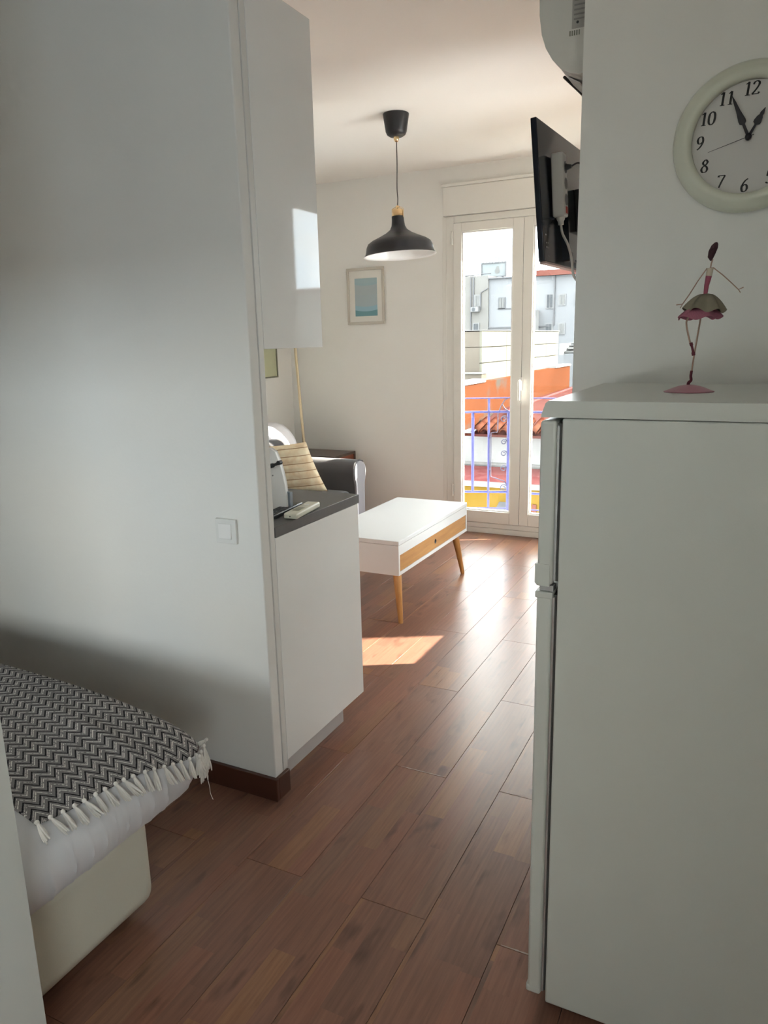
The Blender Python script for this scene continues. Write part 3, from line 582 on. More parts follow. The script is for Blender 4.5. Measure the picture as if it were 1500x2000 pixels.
DIG = {
 '0': [[(.30, 1), (.12, .85), (.07, .5), (.12, .15), (.30, 0), (.48, .15), (.53, .5), (.48, .85), (.30, 1)]],
 '1': [[(.10, .86), (.20, .90), (.31, 1)], [(.31, 1), (.31, .5), (.31, .02)], [(.13, .015), (.31, .015), (.49, .015)]],
 '2': [[(.07, .76), (.13, .92), (.30, .99), (.46, .90), (.49, .74), (.40, .52), (.22, .25), (.05, .04)], [(.05, .04), (.30, .04), (.50, .04), (.55, .16)]],
 '3': [[(.07, .83), (.18, .97), (.35, .98), (.46, .84), (.42, .64), (.24, .54)], [(.24, .54), (.44, .48), (.51, .28), (.41, .06), (.22, 0), (.05, .1)]],
 '4': [[(.42, 0), (.42, .5), (.42, 1)], [(.42, 1), (.2, .62), (.03, .30)], [(.03, .30), (.3, .30), (.58, .30)]],
 '5': [[(.50, .97), (.32, .97), (.15, .97)], [(.15, .97), (.12, .75), (.10, .56)], [(.10, .56), (.28, .62), (.46, .52), (.50, .28), (.38, .05), (.2, 0), (.05, .08)]],
 '6': [[(.48, 1), (.28, .84), (.12, .55), (.09, .28), (.17, .05), (.32, 0), (.46, .08), (.51, .28), (.44, .48), (.30, .55), (.14, .44)]],
 '7': [[(.06, .84), (.09, .96), (.30, .96), (.55, .96)], [(.55, .96), (.36, .5), (.20, 0)]],
 '8': [[(.30, .54), (.16, .66), (.13, .82), (.30, .99), (.46, .84), (.43, .68), (.30, .54), (.13, .42), (.07, .22), (.17, .04), (.31, 0), (.46, .06), (.52, .24), (.45, .42), (.30, .54)]],
 '9': [[(.12, 0), (.32, .16), (.48, .45), (.51, .72), (.43, .95), (.28, 1), (.14, .92), (.09, .72), (.16, .52), (.30, .45), (.46, .56)]]}
def numeral(txt, cx, cz, h):
    mb = MB(); adv = 0.60; W = adv*len(txt); yy = CY-0.0139
    for i, ch in enumerate(txt):
        for st in DIG[ch]:
            P = catmull([(p[0], p[1], 0) for p in st], 7); V = []; m = len(P)
            for k, p in enumerate(P):
                t = (P[min(k+1, m-1)]-P[max(k-1, 0)]).normalized(); nrm = Vector((-t.y, t.x, 0))
                wd = 0.030+0.058*abs(t.y)**1.4*(1.0 if t.y*t.x <= 0 or abs(t.x) < .25 else 0.75)
                for sg in (-1, 1):
                    q = p+sg*wd*nrm; sl = 0.10*(q.y-0.5)
                    V.append((cx+(q.x+i*adv-W/2+sl)*h, yy, cz+(q.y-0.5)*h))
            n = len(V)
            V += [(v[0], yy-0.0004, v[2]) for v in V]
            mb.add(V, [(n+2*k, n+2*k+1, n+2*k+3, n+2*k+2) for k in range(m-1)] + [(2*k, 2*k+2, n+2*k+2, n+2*k) for k in range(m-1)] + [(2*k+1, n+2*k+1, n+2*k+3, 2*k+3) for k in range(m-1)])
    return part('numeral', mb, INK, dial)
for n_ in range(1, 13):
    a = math.radians(30*n_); numeral(str(n_), CX+0.104*math.sin(a), CZ+0.104*math.cos(a), 0.028)
def hand(name, ang, prof, y):
    L = [(-w_, r_) for r_, w_ in prof] + [(w_, r_) for r_, w_ in reversed(prof)]
    ca, sa = math.cos(ang), math.sin(ang)
    poly = [(CX+x*ca+z*sa, CZ-x*sa+z*ca) for x, z in L]
    return part(name, MB().prism(poly, y-0.0008, y, 'y'), HANDM, ck)
hand('hour_hand', math.radians(28), [(0, .0035), (.028, .0026), (.031, .0080), (.036, .0085), (.046, .0062), (.049, .004), (.054, .0045), (.066, .0006)], CY-0.0185)
hand('minute_hand', math.radians(-24), [(0, .0035), (.030, .0030), (.034, .0075), (.040, .0080), (.062, .0048), (.086, .0028), (.100, .0006)], CY-0.0205)
hand('second_hand', math.radians(-106), [(-0.012, .0008), (0, .0007), (.088, .0004)], CY-0.0225)
part('hub', MB().lathe([(0, 0.0235), (0.0072, 0.0235), (0.0075, 0.0225), (0.0075, 0.0135)], 24, MC, cap=False), HANDM, ck)

# ================================================================== TV, POWER STRIP, AIR CONDITIONER
TA = -math.atan(0.06); TVx, TVy, TVz = -0.660, 2.50, 1.803
tv = thing('television', 'flat black television seen from behind on its wall arm', 'television', (TVx, TVy, TVz), rot=(0, math.radians(-5.0), TA))
TW, TH = 0.73, 0.437
part('panel', MB().box(-0.010, 0.010, 0, TW, 0, TH), BLACKG, tv, bev=0.003, local=True)
part('screen', MB().box(-0.0108, -0.0098, 0.012, TW-0.012, 0.016, TH-0.012), BLACKM, tv, local=True)
part('back_cover', MB().prism([(0.20, 0.012), (TW-0.06, 0.012), (TW-0.08, 0.28), (0.22, 0.28)], 0.0095, 0.036, 'x'), BLACKG, tv, bev=0.008, local=True)
part('lower_bezel', MB().box(-0.009, 0.012, 0.01, TW-0.01, -0.006, 0.0), mat('tv_bezel_reflection', (0.42, 0.28, 0.25), 0.35), tv, local=True)  # orange reflected on the bottom frame, put into its colour
for i, (yy, zz, sy, sz) in enumerate(((0.030, 0.060, 0.012, 0.004), (0.048, 0.061, 0.012, 0.004), (0.036, 0.046, 0.026, 0.006), (0.028, 0.085, 0.010, 0.004), (0.046, 0.020, 0.005, 0.004))):
    part('port', MB().box(0.0102, 0.0112, yy-sy/2, yy+sy/2, zz-sz/2, zz+sz/2), GREYP, tv, local=True)
part('wall_arm', MB().box(0.036, 0.062, 0.30, 0.42, 0.12, 0.26).box(0.062, 0.205, 0.345, 0.375, 0.17, 0.21), BLACKP, tv, bev=0.003, local=True)
ps = thing('power_strip', 'white power strip fixed upright behind the television', 'power strip', (-0.63, 2.63, 1.95), rot=(0, math.radians(-3.5), 0))
part('body', MB().box(-0.653, -0.612, 2.60, 2.655, 1.952, 2.150), WPLAST, ps, bev=0.006, seg=3)
part('collar', MB().lathe([(0.016, 0.014), (0.013, 0.004), (0.010, 0.0), (0.009, -0.012)], 16, Matrix.Translation((-0.632, 2.628, 1.940))), WPLAST, ps)
for z in (2.105, 2.055, 2.005): part('socket', MB().lathe([(0.0185, 0.0), (0.0185, 0.0016), (0.015, 0.0016), (0.015, 0.0004), (0.0, 0.0004)], 20, Matrix.Translation((-0.612, 2.628, z)) @ Matrix.Rotation(PI/2, 4, 'Y'), cap=False), GREYP, ps)
part('rocker_switch', MB().box(-0.6125, -0.609, 2.618, 2.64, 1.962, 1.982), REDP, ps, label='small red switch')
part('cable', MB().tube(catmull([(-0.632, 2.628, 1.93), (-0.628, 2.63, 1.90), (-0.612, 2.635, 1.862), (-0.602, 2.64, 1.815), (-0.600, 2.645, 1.77), (-0.587, 2.65, 1.745), (-0.56, 2.655, 1.737), (-0.50, 2.66, 1.74)], 6), 0.0042, 8), RUBBER, ps)
part('plug', MB().tube([(-0.611, 2.628, 2.105), (-0.592, 2.628, 2.105)], [0.012, 0.006], 12).tube(catmull([(-0.592, 2.628, 2.105), (-0.572, 2.63, 2.112), (-0.556, 2.63, 2.10), (-0.550, 2.63, 2.07)], 5), 0.003, 8), BLACKP, ps, label='black plug and lead')
single('looped_lead', MB().tube(catmull([(-0.60, 2.80, 1.83), (-0.610, 2.80, 1.80), (-0.607, 2.80, 1.778), (-0.594, 2.80, 1.785), (-0.588, 2.80, 1.82), (-0.59, 2.80, 1.86)], 6), 0.0022, 8), BLACKP, 'thin black lead looping below the television', 'cable', (-0.60, 2.80, 1.82))

ac = thing('air_conditioner', 'white wall air conditioner at the top right', 'air conditioner', (-0.52, 2.6, 2.24))
apf = [(-0.4555, 2.243), (-0.490, 2.243), (-0.515, 2.249), (-0.538, 2.262), (-0.562, 2.288), (-0.580, 2.318), (-0.592, 2.352), (-0.599, 2.40), (-0.600, 2.45), (-0.597, 2.50), (-0.588, 2.522), (-0.4555, 2.525)]
cx_, cz_ = -0.51, 2.38
def shrink(P, d): return [(p[0] if p[0] > -0.46 else p[0]+d*(1 if p[0] < cx_ else 0.3), p[1]+d*(0.9 if p[1] < cz_ else -0.9)) for p in P]
part('body', MB().prism(shrink(apf, 0.002), 2.206, 2.98, 'y', smooth=True), ACW, ac)
part('end_cap', MB().prism(apf, 2.192, 2.206, 'y'), ACW, ac, bev=0.004)
part('seam', MB().prism(shrink(apf, 0.003), 2.2055, 2.2085, 'y'), GREYP, ac)
part('louver', MB().prism([(-0.532, 2.254), (-0.500, 2.236), (-0.499, 2.239), (-0.530, 2.257)], 2.25, 2.93, 'y'), ACW, ac)
part('louver_edge', MB().tube([(-0.545, 2.262, 2.262), (-0.520, 2.40, 2.247), (-0.510, 2.93, 2.240)], 0.004, 8), BLACKP, ac, label='black louver edge')
lab = part('sticker', MB().box(-0.512, -0.470, 2.1915, 2.192, 2.352, 2.44), mat('sticker_grey', (0.42, 0.41, 0.39), 0.5), ac)
for i in range(6): part('printed_line', MB().box(-0.507, -0.474, 2.1909, 2.1915, 2.372+0.011*i, 2.376+0.011*i), GREYP, lab)
part('printed_dot', MB().lathe([(0.0, 0.0), (0.0035, 0.0)], 12, Matrix.Translation((-0.497, 2.1908, 2.366)) @ Matrix.Rotation(PI/2, 4, 'X'), cap=False), BLACKP, lab)
for i in range(5): part('barcode_bar', MB().box(-0.518+0.006*i, -0.5145+0.006*i, 2.1912, 2.192, 2.336, 2.348), OLIVEP, ac)

# ================================================================== LIVING ROOM
# pendant lamp
lx, ly = -2.005, 4.274
lp = thing('pendant_lamp', 'black dome pendant lamp with brass neck', 'lamp', (lx, ly, 2.07))
TL = Matrix.Translation((lx, ly, 0))
part('ceiling_cup', MB().lathe([(0.0, 2.849), (0.076, 2.849), (0.076, 2.845), (0.062, 2.755), (0.054, 2.738), (0.038, 2.728), (0.0, 2.726)], 40, TL, cap=False), BLACKM, lp)
part('cord_grip', MB().lathe([(0.016, 2.727), (0.015, 2.712), (0.009, 2.700), (0.003, 2.698)], 20, TL), BRASS, lp)
part('cord', MB().tube(catmull([(lx, ly, 2.70), (lx+0.002, ly, 2.58), (lx-0.001, ly, 2.45), (lx+0.003, ly, 2.39), (lx, ly, 2.345)], 5), 0.0032, 8), mat('cord_grey', (0.06, 0.055, 0.05), 0.7), lp)
part('brass_neck', MB().lathe([(0.004, 2.352), (0.010, 2.346), (0.012, 2.335), (0.030, 2.330), (0.034, 2.324), (0.034, 2.285)], 32, TL), BRASS, lp, label='shiny brass neck')
part('neck_stay', MB().tube([(lx-0.036, ly, 2.283), (lx-0.037, ly, 2.332), (lx-0.010, ly, 2.345)], 0.002, 6).tube([(lx+0.036, ly, 2.283), (lx+0.037, ly, 2.332), (lx+0.010, ly, 2.345)], 0.002, 6), BRASS, lp)
MLT = Matrix.Translation((lx, ly, 2.29)) @ Matrix.Rotation(math.radians(2.2), 4, 'Y') @ Matrix.Translation((0, 0, -2.29))
sh = [(0.036, 2.290), (0.037, 2.262), (0.041, 2.235), (0.052, 2.214), (0.080, 2.194), (0.125, 2.172), (0.165, 2.155), (0.190, 2.138), (0.200, 2.118), (0.204, 2.095), (0.209, 2.078), (0.220, 2.066)]
MLT = Matrix.Translation((lx, ly, 2.29)) @ Matrix.Rotation(math.radians(-3.0), 4, 'Y') @ Matrix.Translation((0, 0, -2.29))
part('shade', MB().lathe(sh, 64, MLT, cap=False), BLACKM, lp)
part('shade_lining', MB().lathe([(max(0.002, r-0.003), z-0.002) for r, z in sh[1:-1]]+[(0.2195, 2.0645), (0.2205, 2.0655)], 64, MLT, cap=False), ENAMEL, lp, label='white inside of the shade')
part('bulb', MB().sphere((lx-0.01, ly, 2.16), (0.03, 0.03, 0.04)), ENAMEL, lp)

# coffee table
ct = thing('coffee_table', 'white coffee table with oak drawer and tapered legs', 'table', (-1.95, 4.09, 0))
tx0, tx1, ty0, ty1 = -2.215, -1.697, 3.552, 4.635
part('top', MB().box(tx0-0.002, tx1+0.002, ty0-0.002, ty1+0.002, 0.4655, 0.4905), TABLEW, ct, bev=0.003)
part('body', MB().box(tx0, tx1, ty0, ty0+0.016, 0.292, 0.464).box(tx0, tx1, ty1-0.016, ty1, 0.292, 0.464).box(tx0, tx1, ty0+0.016, ty1-0.016, 0.292, 0.312).box(tx0, tx0+0.016, ty0+0.016, ty1-0.016, 0.312, 0.464).box(tx1-0.016, tx1, ty0+0.016, ty1-0.016, 0.408, 0.464), TABLEW, ct)
dr = part('drawer', MB().box(tx1-0.02, tx1-0.002, ty0+0.018, ty1-0.018, 0.314, 0.406), OAK, ct, bev=0.001, label='oak drawer front')
part('finger_hole', MB().lathe([(0.0, 0.0006), (0.012, 0.0006), (0.012, 0.0014), (0.0145, 0.0012), (0.0145, 0.0)], 20, Matrix.Translation((tx1-0.0022, 4.085, 0.358)) @ Matrix.Rotation(PI/2, 4, 'Y'), cap=False), BLACKM, dr)
for sx, sy in ((1, -1), (1, 1), (-1, -1), (-1, 1)):
    cx, cy = (tx0+tx1)/2+sx*0.205, (ty0+ty1)/2+sy*0.455
    fx, fy = (tx0+tx1)/2+sx*0.245, (ty0+ty1)/2+sy*0.500
    part('leg', MB().tube([(cx, cy, 0.2915), (lerp(cx, fx, .02), lerp(cy, fy, .02), 0.285), (fx, fy, 0.004), (fx, fy, 0.0)], [0.024, 0.025, 0.0135, 0.013], 20), LEGW, ct)

# sofa
so = thing('sofa', 'grey fabric sofa with rolled arm along the left wall', 'sofa', (-3.2, 4.1, 0))
sy0, sy1 = 3.05, 5.19
part('base', MB().box(-3.66, -2.80, sy0+0.02, 5.00, 0.08, 0.30), SOFAG, so, bev=0.02)
for a in (3.24, 4.12): part('seat_cushion', MB().box(-3.45, -2.775, a, a+0.87, 0.30, 0.435), SOFAG, so, bev=0.045, seg=4)
part('back', MB().box(-3.72, -3.48, sy0+0.02, 5.10, 0.08, 0.90), SOFAG, so, bev=0.07, seg=5)
for a in (3.24, 4.12): part('back_cushion', MB().box(-3.50, -3.30, a, a+0.86, 0.435, 0.835), SOFAG, so, bev=0.075, seg=5)
def armprof(yc, k=1.0):
    pts = [(yc-0.075, 0.08), (yc-0.075, 0.46), (yc-0.088, 0.52), (yc-0.098, 0.565), (yc-0.094, 0.61), (yc-0.070, 0.645), (yc-0.03, 0.662), (yc+0.02, 0.662), (yc+0.065, 0.645), (yc+0.092, 0.61), (yc+0.098, 0.565), (yc+0.088, 0.52), (yc+0.072, 0.46), (yc+0.065, 0.08)]
    return [(yc+(p[0]-yc)*k, 0.37+(p[1]-0.37)*(0.5+0.5*k)) for p in pts]
for yc in (5.085, 3.12):
    ar = part('arm', MB().prism(armprof(yc), -3.66, -2.765, 'x', smooth=True), SOFAG, so, smooth_all=True)
    part('arm_front', MB().prism(armprof(yc, 0.93), -2.766, -2.750, 'x', smooth=True), SOFALIT, ar, bev=0.004, label='front panel of the arm, coloured paler as if window-lit')
    part('piping', MB().tube([(-2.763, p[0], p[1]) for p in armprof(yc, 0.99)], 0.006, 8), SOFAG, ar)
for x in (-3.6, -2.86):
    for y in (sy0+0.12, 4.95): part('foot', MB().lathe([(0.022, 0), (0.028, 0.08)], 12, Matrix.Translation((x, y, 0))), DARKWOOD, so)
# added white sheet standing in for sunlight on the sofa back
def sunpatchfn(u, v):
    P = [(-3.33, 0.72), (-3.36, 0.80), (-3.41, 0.87), (-3.46, 0.912), (-3.52, 0.928), (-3.62, 0.930), (-3.70, 0.925)]
    i = u*(len(P)-1); k = min(int(i), len(P)-2); t = i-k
    x, z = lerp(P[k][0], P[k+1][0], t), lerp(P[k][1], P[k+1][1], t); y = lerp(4.62, 5.10, v)
    return (x+0.004*math.sin(v*19+u*5), y+0.006*math.sin(u*9), z+0.004*math.sin(v*13+1))
mbc = MB().grid(sunpatchfn, 26, 16)
sunp = single('sofa_sun_patch', mbc, SUNLABELW, 'added white sheet standing in for sun on the sofa back corner', 'sun patch', (-3.5, 4.86, 0.72), smooth_all=True)
md = sunp.modifiers.new('thickness', 'SOLIDIFY'); md.thickness = 0.006

# cushion
cu = thing('cushion', 'cream cushion with stitched stripes on the sofa', 'cushion', (-3.05, 4.72, 0.445), rot=(0, math.radians(-6), math.radians(12)))
def cushface(sg):
    def fn(u, v):
        a, b = 2*u-1, 2*v-1
        th = 0.062*((1-abs(a)**2.4)*(1-abs(b)**2.4))**0.55
        px = 0.195*a*(1-0.06*(1-b*b)*abs(a)); pz = 0.195*b*(1-0.05*(1-a*a)*abs(b))
        th *= 1+0.05*math.sin(pz*2*PI/0.058)
        return (px-0.30*(pz+0.195), sg*th, pz+0.195)
    return fn
part('cover', MB().grid(cushface(-1), 30, 44).grid(cushface(1), 30, 44), CUSH, cu, local=True, weld=True, smooth_all=True)
part('care_label', MB().box(-0.10, -0.085, -0.012, -0.010, -0.012, 0.018), SUNLABELW, cu, local=True)

# side table in the corner
et = thing('side_table', 'dark wooden side table in the corner behind the sofa', 'table', (-3.32, 5.42, 0))
part('top', MB().box(-3.56, -3.08, 5.25, 5.62, 0.625, 0.645), DARKWOOD, et, bev=0.002)
part('case', MB().box(-3.56, -3.545, 5.25, 5.62, 0.40, 0.624).box(-3.095, -3.08, 5.25, 5.266, 0.40, 0.624).box(-3.095, -3.08, 5.604, 5.62, 0.40, 0.624).box(-3.545, -3.08, 5.25, 5.62, 0.385, 0.40).box(-3.545, -3.095, 5.25, 5.262, 0.40, 0.624).box(-3.545, -3.095, 5.608, 5.62, 0.40, 0.624), DARKWOOD, et)
d2 = part('drawer', MB().box(-3.11, -3.092, 5.268, 5.602, 0.405, 0.620), REDWOOD, et, label='reddish carved drawer front')
part('knob', MB().sphere((-3.088, 5.435, 0.51), 0.012), DARKWOOD, d2)
for x in (-3.54, -3.10):
    for y in (5.27, 5.60): part('leg', MB().tube([(x, y, 0.0), (x, y, 0.386)], [0.012, 0.017], 12), DARKWOOD, et)

# floor lamp pole
fl = thing('floor_lamp', 'slim brass floor lamp pole behind the sofa', 'lamp', (-3.395, 5.215, 0))
part('pole', MB().tube([(-3.328, 5.215, 0.02), (-3.345, 5.215, 0.75), (-3.385, 5.215, 1.51), (-3.395, 5.215, 1.72)], 0.0115, 14), PALEBRASS, fl)
part('base', MB().lathe([(0.0, 0.0), (0.03, 0.0), (0.03, 0.012), (0.011, 0.022)], 24, Matrix.Translation((-3.328, 5.218, 0)), cap=False), PALEBRASS, fl)
part('shade', MB().lathe([(0.07, 1.72), (0.10, 1.70), (0.15, 1.90), (0.10, 1.90)], 32, Matrix.Translation((-3.40, 5.215, 0)), cap=False), ENAMEL, fl)
# framed print on far wall
fp_ = thing('framed_print', 'small framed seascape print on the far wall', 'picture', (-2.975, YF, 1.71))
fx0, fx1, fz0, fz1 = -3.148, -2.803, 1.707, 2.162
part('frame', MB().box(fx0, fx1, YF-0.022, YF-0.001, fz1-0.022, fz1).box(fx0, fx1, YF-0.022, YF-0.001, fz0, fz0+0.022).box(fx0, fx0+0.02, YF-0.022, YF-0.001, fz0+0.022, fz1-0.022).box(fx1-0.02, fx1, YF-0.022, YF-0.001, fz0+0.022, fz1-0.022), FRAMEW, fp_, bev=0.003)
mnt = part('mount', MB().box(fx0+0.02, fx1-0.02, YF-0.012, YF-0.004, fz0+0.022, fz1-0.022), MATTE, fp_)
def art_mat():
    m, nt, b = new_mat('seascape_print'); L = nt.links.new
    tc = N(nt, 'ShaderNodeTexCoord'); sp = N(nt, 'ShaderNodeSeparateXYZ'); L(tc.outputs['Generated'], sp.inputs[0])
    x2 = N(nt, 'ShaderNodeMath', operation='SUBTRACT'); x2.inputs[1].default_value = 0.5; L(sp.outputs[0], x2.inputs[0])
    sq = N(nt, 'ShaderNodeMath', operation='MULTIPLY'); L(x2.outputs[0], sq.inputs[0]); L(x2.outputs[0], sq.inputs[1])
    ms = N(nt, 'ShaderNodeMath', operation='MULTIPLY_ADD'); ms.inputs[1].default_value = -0.16; L(sq.outputs[0], ms.inputs[0]); L(sp.outputs[2], ms.inputs[2])
    rp = N(nt, 'ShaderNodeValToRGB'); rp.color_ramp.interpolation = 'CONSTANT'; e = rp.color_ramp.elements
    e[0].position = 0; e[0].color = (0.16, 0.33, 0.37, 1); e[1].position = 0.125; e[1].color = (0.33, 0.52, 0.60, 1)
    for p, c in ((0.25, (0.42, 0.50, 0.53)), (0.55, (0.43, 0.50, 0.52)), (0.80, (0.36, 0.50, 0.54)), (0.86, (0.38, 0.51, 0.54))):
        k = e.new(p); k.color = (*c, 1)
    L(ms.outputs[0], rp.inputs[0]); L(rp.outputs[0], b.inputs['Base Color']); b.inputs['Roughness'].default_value = 0.5
    return m
ART = art_mat()
part('print', MB().box(-3.075, -2.868, YF-0.0135, YF-0.012, 1.775, 2.078), ART, mnt)
# pale green picture on left wall
gp = thing('canvas_picture', 'pale green picture on the left wall above the sofa', 'picture', (XL, 5.1, 1.30))
part('canvas', MB().box(XL+0.001, XL+0.022, 4.75, 5.435, 1.295, 1.85), mat('pale_green_canvas', (0.52, 0.54, 0.36), 0.7, var=0.08, scale=6), gp)
part('frame', MB().box(XL+0.001, XL+0.028, 5.435, 5.447, 1.283, 1.862).box(XL+0.001, XL+0.028, 4.738, 4.75, 1.283, 1.862).box(XL+0.001, XL+0.028, 4.75, 5.435, 1.283, 1.295).box(XL+0.001, XL+0.028, 4.75, 5.435, 1.85, 1.862), mat('olive_frame', (0.22, 0.22, 0.16), 0.5), gp)

# ================================================================== BED
MP = [(-3.30, 0.604), (-2.6, 0.607), (-2.1, 0.605), (-1.85, 0.599), (-1.70, 0.589), (-1.58, 0.576), (-1.49, 0.561), (-1.42, 0.543), (-1.368, 0.520), (-1.333, 0.490), (-1.318, 0.455), (-1.318, 0.418), (-1.330, 0.380), (-1.352, 0.350), (-1.385, 0.330), (-1.42, 0.326)]
MPs = catmull([(p[0], 0, p[1]-0.012) for p in MP], 6)
arc = [0.0]
for i in range(1, len(MPs)): arc.append(arc[-1]+(MPs[i]-MPs[i-1]).length)
def prof_at(s):
    s = max(0, min(arc[-1], s))
    for i in range(1, len(arc)):
        if s <= arc[i]:
            t = (s-arc[i-1])/max(1e-9, arc[i]-arc[i-1]); p = MPs[i-1].lerp(MPs[i], t); d = (MPs[i]-MPs[i-1]).normalized()
            return p.x, p.z, Vector((-d.z, 0, d.x))
    return MPs[-1].x, MPs[-1].z, Vector((0, 0, -1))
BY0, BY1 = 0.36, 1.462; BYC, BHY = (BY0+BY1)/2, (BY1-BY0)/2
def bedpt(s, y, off=0.0, wr=0.0):
    x, z, nrm = prof_at(s); u = (y-BYC)/BHY
    e = max(0, (abs(u)-0.86)/0.14); k = math.sqrt(max(0, 1-e*e)) if e < 1 else 0.0
    zc = 0.465
    if nrm.x < 0 and nrm.z > 0: nrm = -nrm if nrm.dot(Vector((0, 0, 1))) < 0 else nrm
    n = Vector((abs(nrm.x), 0, nrm.z)) if z > 0.40 else Vector((abs(nrm.x), 0, nrm.z))
    p = Vector((x-(1-k)*0.045, y, zc+(z-zc)*k))
    nn = Vector((n.x*k, math.copysign(1, u)*(1-k), n.z*k)); nn.normalize()
    fold = math.exp(-((z-0.395)/0.062)**2)*smooth((z-0.318)/0.035) if x > -1.45 else 0
    ridge = max(0, 1-abs(math.sin(y*56+2.6*math.sin(y*11)+z*7))/0.38)**2
    wv = wr*fold*(0.75*ridge+0.35*math.sin(y*37+z*14)+0.18*math.sin(y*118+z*25))
    return p+nn*(off+wv)
bed = thing('bed', 'bed with white sheet and cream upholstered base at lower left', 'bed', (-2.3, 0.86, 0))
part('base', MB().box(-3.30, -1.402, 0.42, 1.322, 0.042, 0.320), CREAMLEATHER, bed, bev=0.045, seg=6, label='cream leatherette bed base')
for x in (-3.15, -1.62):
    for y in (0.56, 1.16): part('leg', MB().lathe([(0.02, 0), (0.025, 0.06)], 12, Matrix.Translation((x, y, 0))), BLACKP, bed)
def mfn(u, v):
    s = lerp(0, arc[-1], 1-(1-u)**1.9) if True else 0
    return bedpt(s, lerp(BY0, BY1, v), 0.0, 0.0075)
part('mattress', MB().grid(mfn, 90, 190).box(-3.3, -1.40, 0.45, 1.30, 0.3285, 0.40), SHEET, bed, smooth_all=True, label='mattress in a creased white sheet')
# throw
th = thing('throw_blanket', 'grey zigzag throw with white tassels over the bed foot', 'blanket', (-2.0, 1.18, 0.45))
TY0, TY1 = 0.905, 1.468
s_hem = [arc[min(range(len(MPs)), key=lambda i: abs(MPs[i].z-zz)+(0 if MPs[i].x > -1.45 else 9))] for zz in (0.520, 0.452)]
def hem_s(y):
    t = (y-TY0)/(TY1-TY0); return lerp(s_hem[0], s_hem[1], t)+0.006*math.sin(t*9)
def tpt(u, v):
    y = lerp(TY0+0.03*u+0.025*smooth((u-.8)/.2), TY1-0.004, v); s = lerp(arc[-1]*0.15, hem_s(y), u)
    ripple = 0.004*math.exp(-((y-1.27)/0.025)**2)*smooth((u-0.7)/0.25)+0.002*math.sin(y*38+u*4)
    return bedpt(s, y, 0.009+max(0, ripple)), y, s
nu, nv = 150, 90
V = []; UVs = []
for i in range(nu):
    for j in range(nv):
        p, y, s = tpt(i/(nu-1), j/(nv-1)); V.append(p)
        UVs.append((y, s-hem_s(y)+5.0))
mbt = MB().add(V, [(i*nv+j, i*nv+j+1, (i+1)*nv+j+1, (i+1)*nv+j) for i in range(nu-1) for j in range(nv-1)], True)
tho = part('weave', mbt, THROW, th)
uvl = tho.data.uv_layers.new(name='weave')
for lp_ in tho.data.loops: uvl.data[lp_.index].uv = UVs[lp_.vertex_index]
md = tho.modifiers.new('thickness', 'SOLIDIFY'); md.thickness = 0.005; md.offset = -1
# tassels
def tassel_mesh(seed, L, spread, n):
    rr = random.Random(seed); mb = MB()
    mb.sphere((0, 0, 0), (0.0055, 0.0055, 0.006), 8, 6)
    for i in range(n):
        a = rr.uniform(0, 2*PI); q = rr.uniform(0.15, 1)*spread; l = L*rr.uniform(0.75, 1.05)
        ex, ey = math.cos(a)*q*0.5, math.sin(a)*q
        mb.tube(catmull([(0, 0, -0.002), (ex*0.5, ey*0.45, -l*0.35), (ex*0.9+rr.uniform(-.001, .001), ey*0.8, -l*0.7), (ex, ey+rr.uniform(-.002, .002), -l)], 2), [0.0026]*2+[0.0030]*2+[0.0026]*2+[0.0015], 5)
    return mb.mesh('tassel', FRINGE)
TM = [tassel_mesh(i, 0.054, 0.0125, 17) for i in range(4)]
NT = 17
for i in range(NT):
    y = lerp(TY0+0.060, TY1-0.05, i/(NT-1))+random.uniform(-0.004, 0.004)
    p = bedpt(hem_s(y), y, 0.014); p2 = bedpt(hem_s(y)+0.05, y, 0.020)
    o = bpy.data.objects.new('tassel', TM[i % 4]); COL.objects.link(o); o.parent = th; o.location = p-th.location
    q = (p-p2).to_track_quat('Z', 'Y').to_euler(); q.rotate_axis('Y', random.uniform(-.25, .25)); o.rotation_euler = q
TB = tassel_mesh(99, 0.088, 0.020, 26); TC = tassel_mesh(98, 0.052, 0.014, 16)
for me_, (dx, y, dz, r) in ((TB, (0.010, 1.435, 0.0, 0.0)), (TB, (0.016, 1.452, 0.004, 0.12)), (TC, (0.018, 1.466, 0.014, 0.85)), (TC, (0.012, 1.42, -0.002, -0.1))):
    p = bedpt(hem_s(y), min(y, 1.455), 0.012)+Vector((dx, max(0, y-1.455), dz))
    o = bpy.data.objects.new('tassel', me_); COL.objects.link(o); o.parent = th; o.location = p-th.location; o.rotation_euler = (r, 0.0, r*2)
part('loose_thread', MB().tube(catmull([(-1.29, 1.43, 0.40), (-1.284, 1.432, 0.36), (-1.286, 1.436, 0.335), (-1.282, 1.44, 0.315)], 5), 0.0008, 5), FRINGE, th)

# ================================================================== OUTSIDE
# balcony
single('balcony_slab', MB().box(-2.6, -0.67, YF+0.251, 6.62, -0.20, -0.02), mat('white_balcony_tile', (0.72, 0.70, 0.66), 0.7, var=0.05), 'pale stone balcony slab outside the window', 'balcony', (-1.6, 6.2, -0.2))
ra = thing('balcony_railing', 'blue wrought iron balcony railing with scrolls', 'railing', (-1.63, 6.25, 0.02))
YO = YF+0.28
def rpath(x):     # bowed plan of the railing
    if x < -1.84: return lerp(5.985, 6.16, (x+2.42)/0.58)
    if x > -1.43: return lerp(5.985, 6.16, (-0.85-x)/0.58)
    return 6.16
def railrun(z, r):
    return MB().tube([(x, rpath(x), z) for x in (-2.42, -2.2, -2.0, -1.84, -1.63, -1.43, -1.2, -1.0, -0.85)], r, 6)
for z, r in ((1.075, 0.006), (0.958, 0.011), (0.262, 0.011), (0.118, 0.006)): part('rail', railrun(z, r), BLUEI, ra)
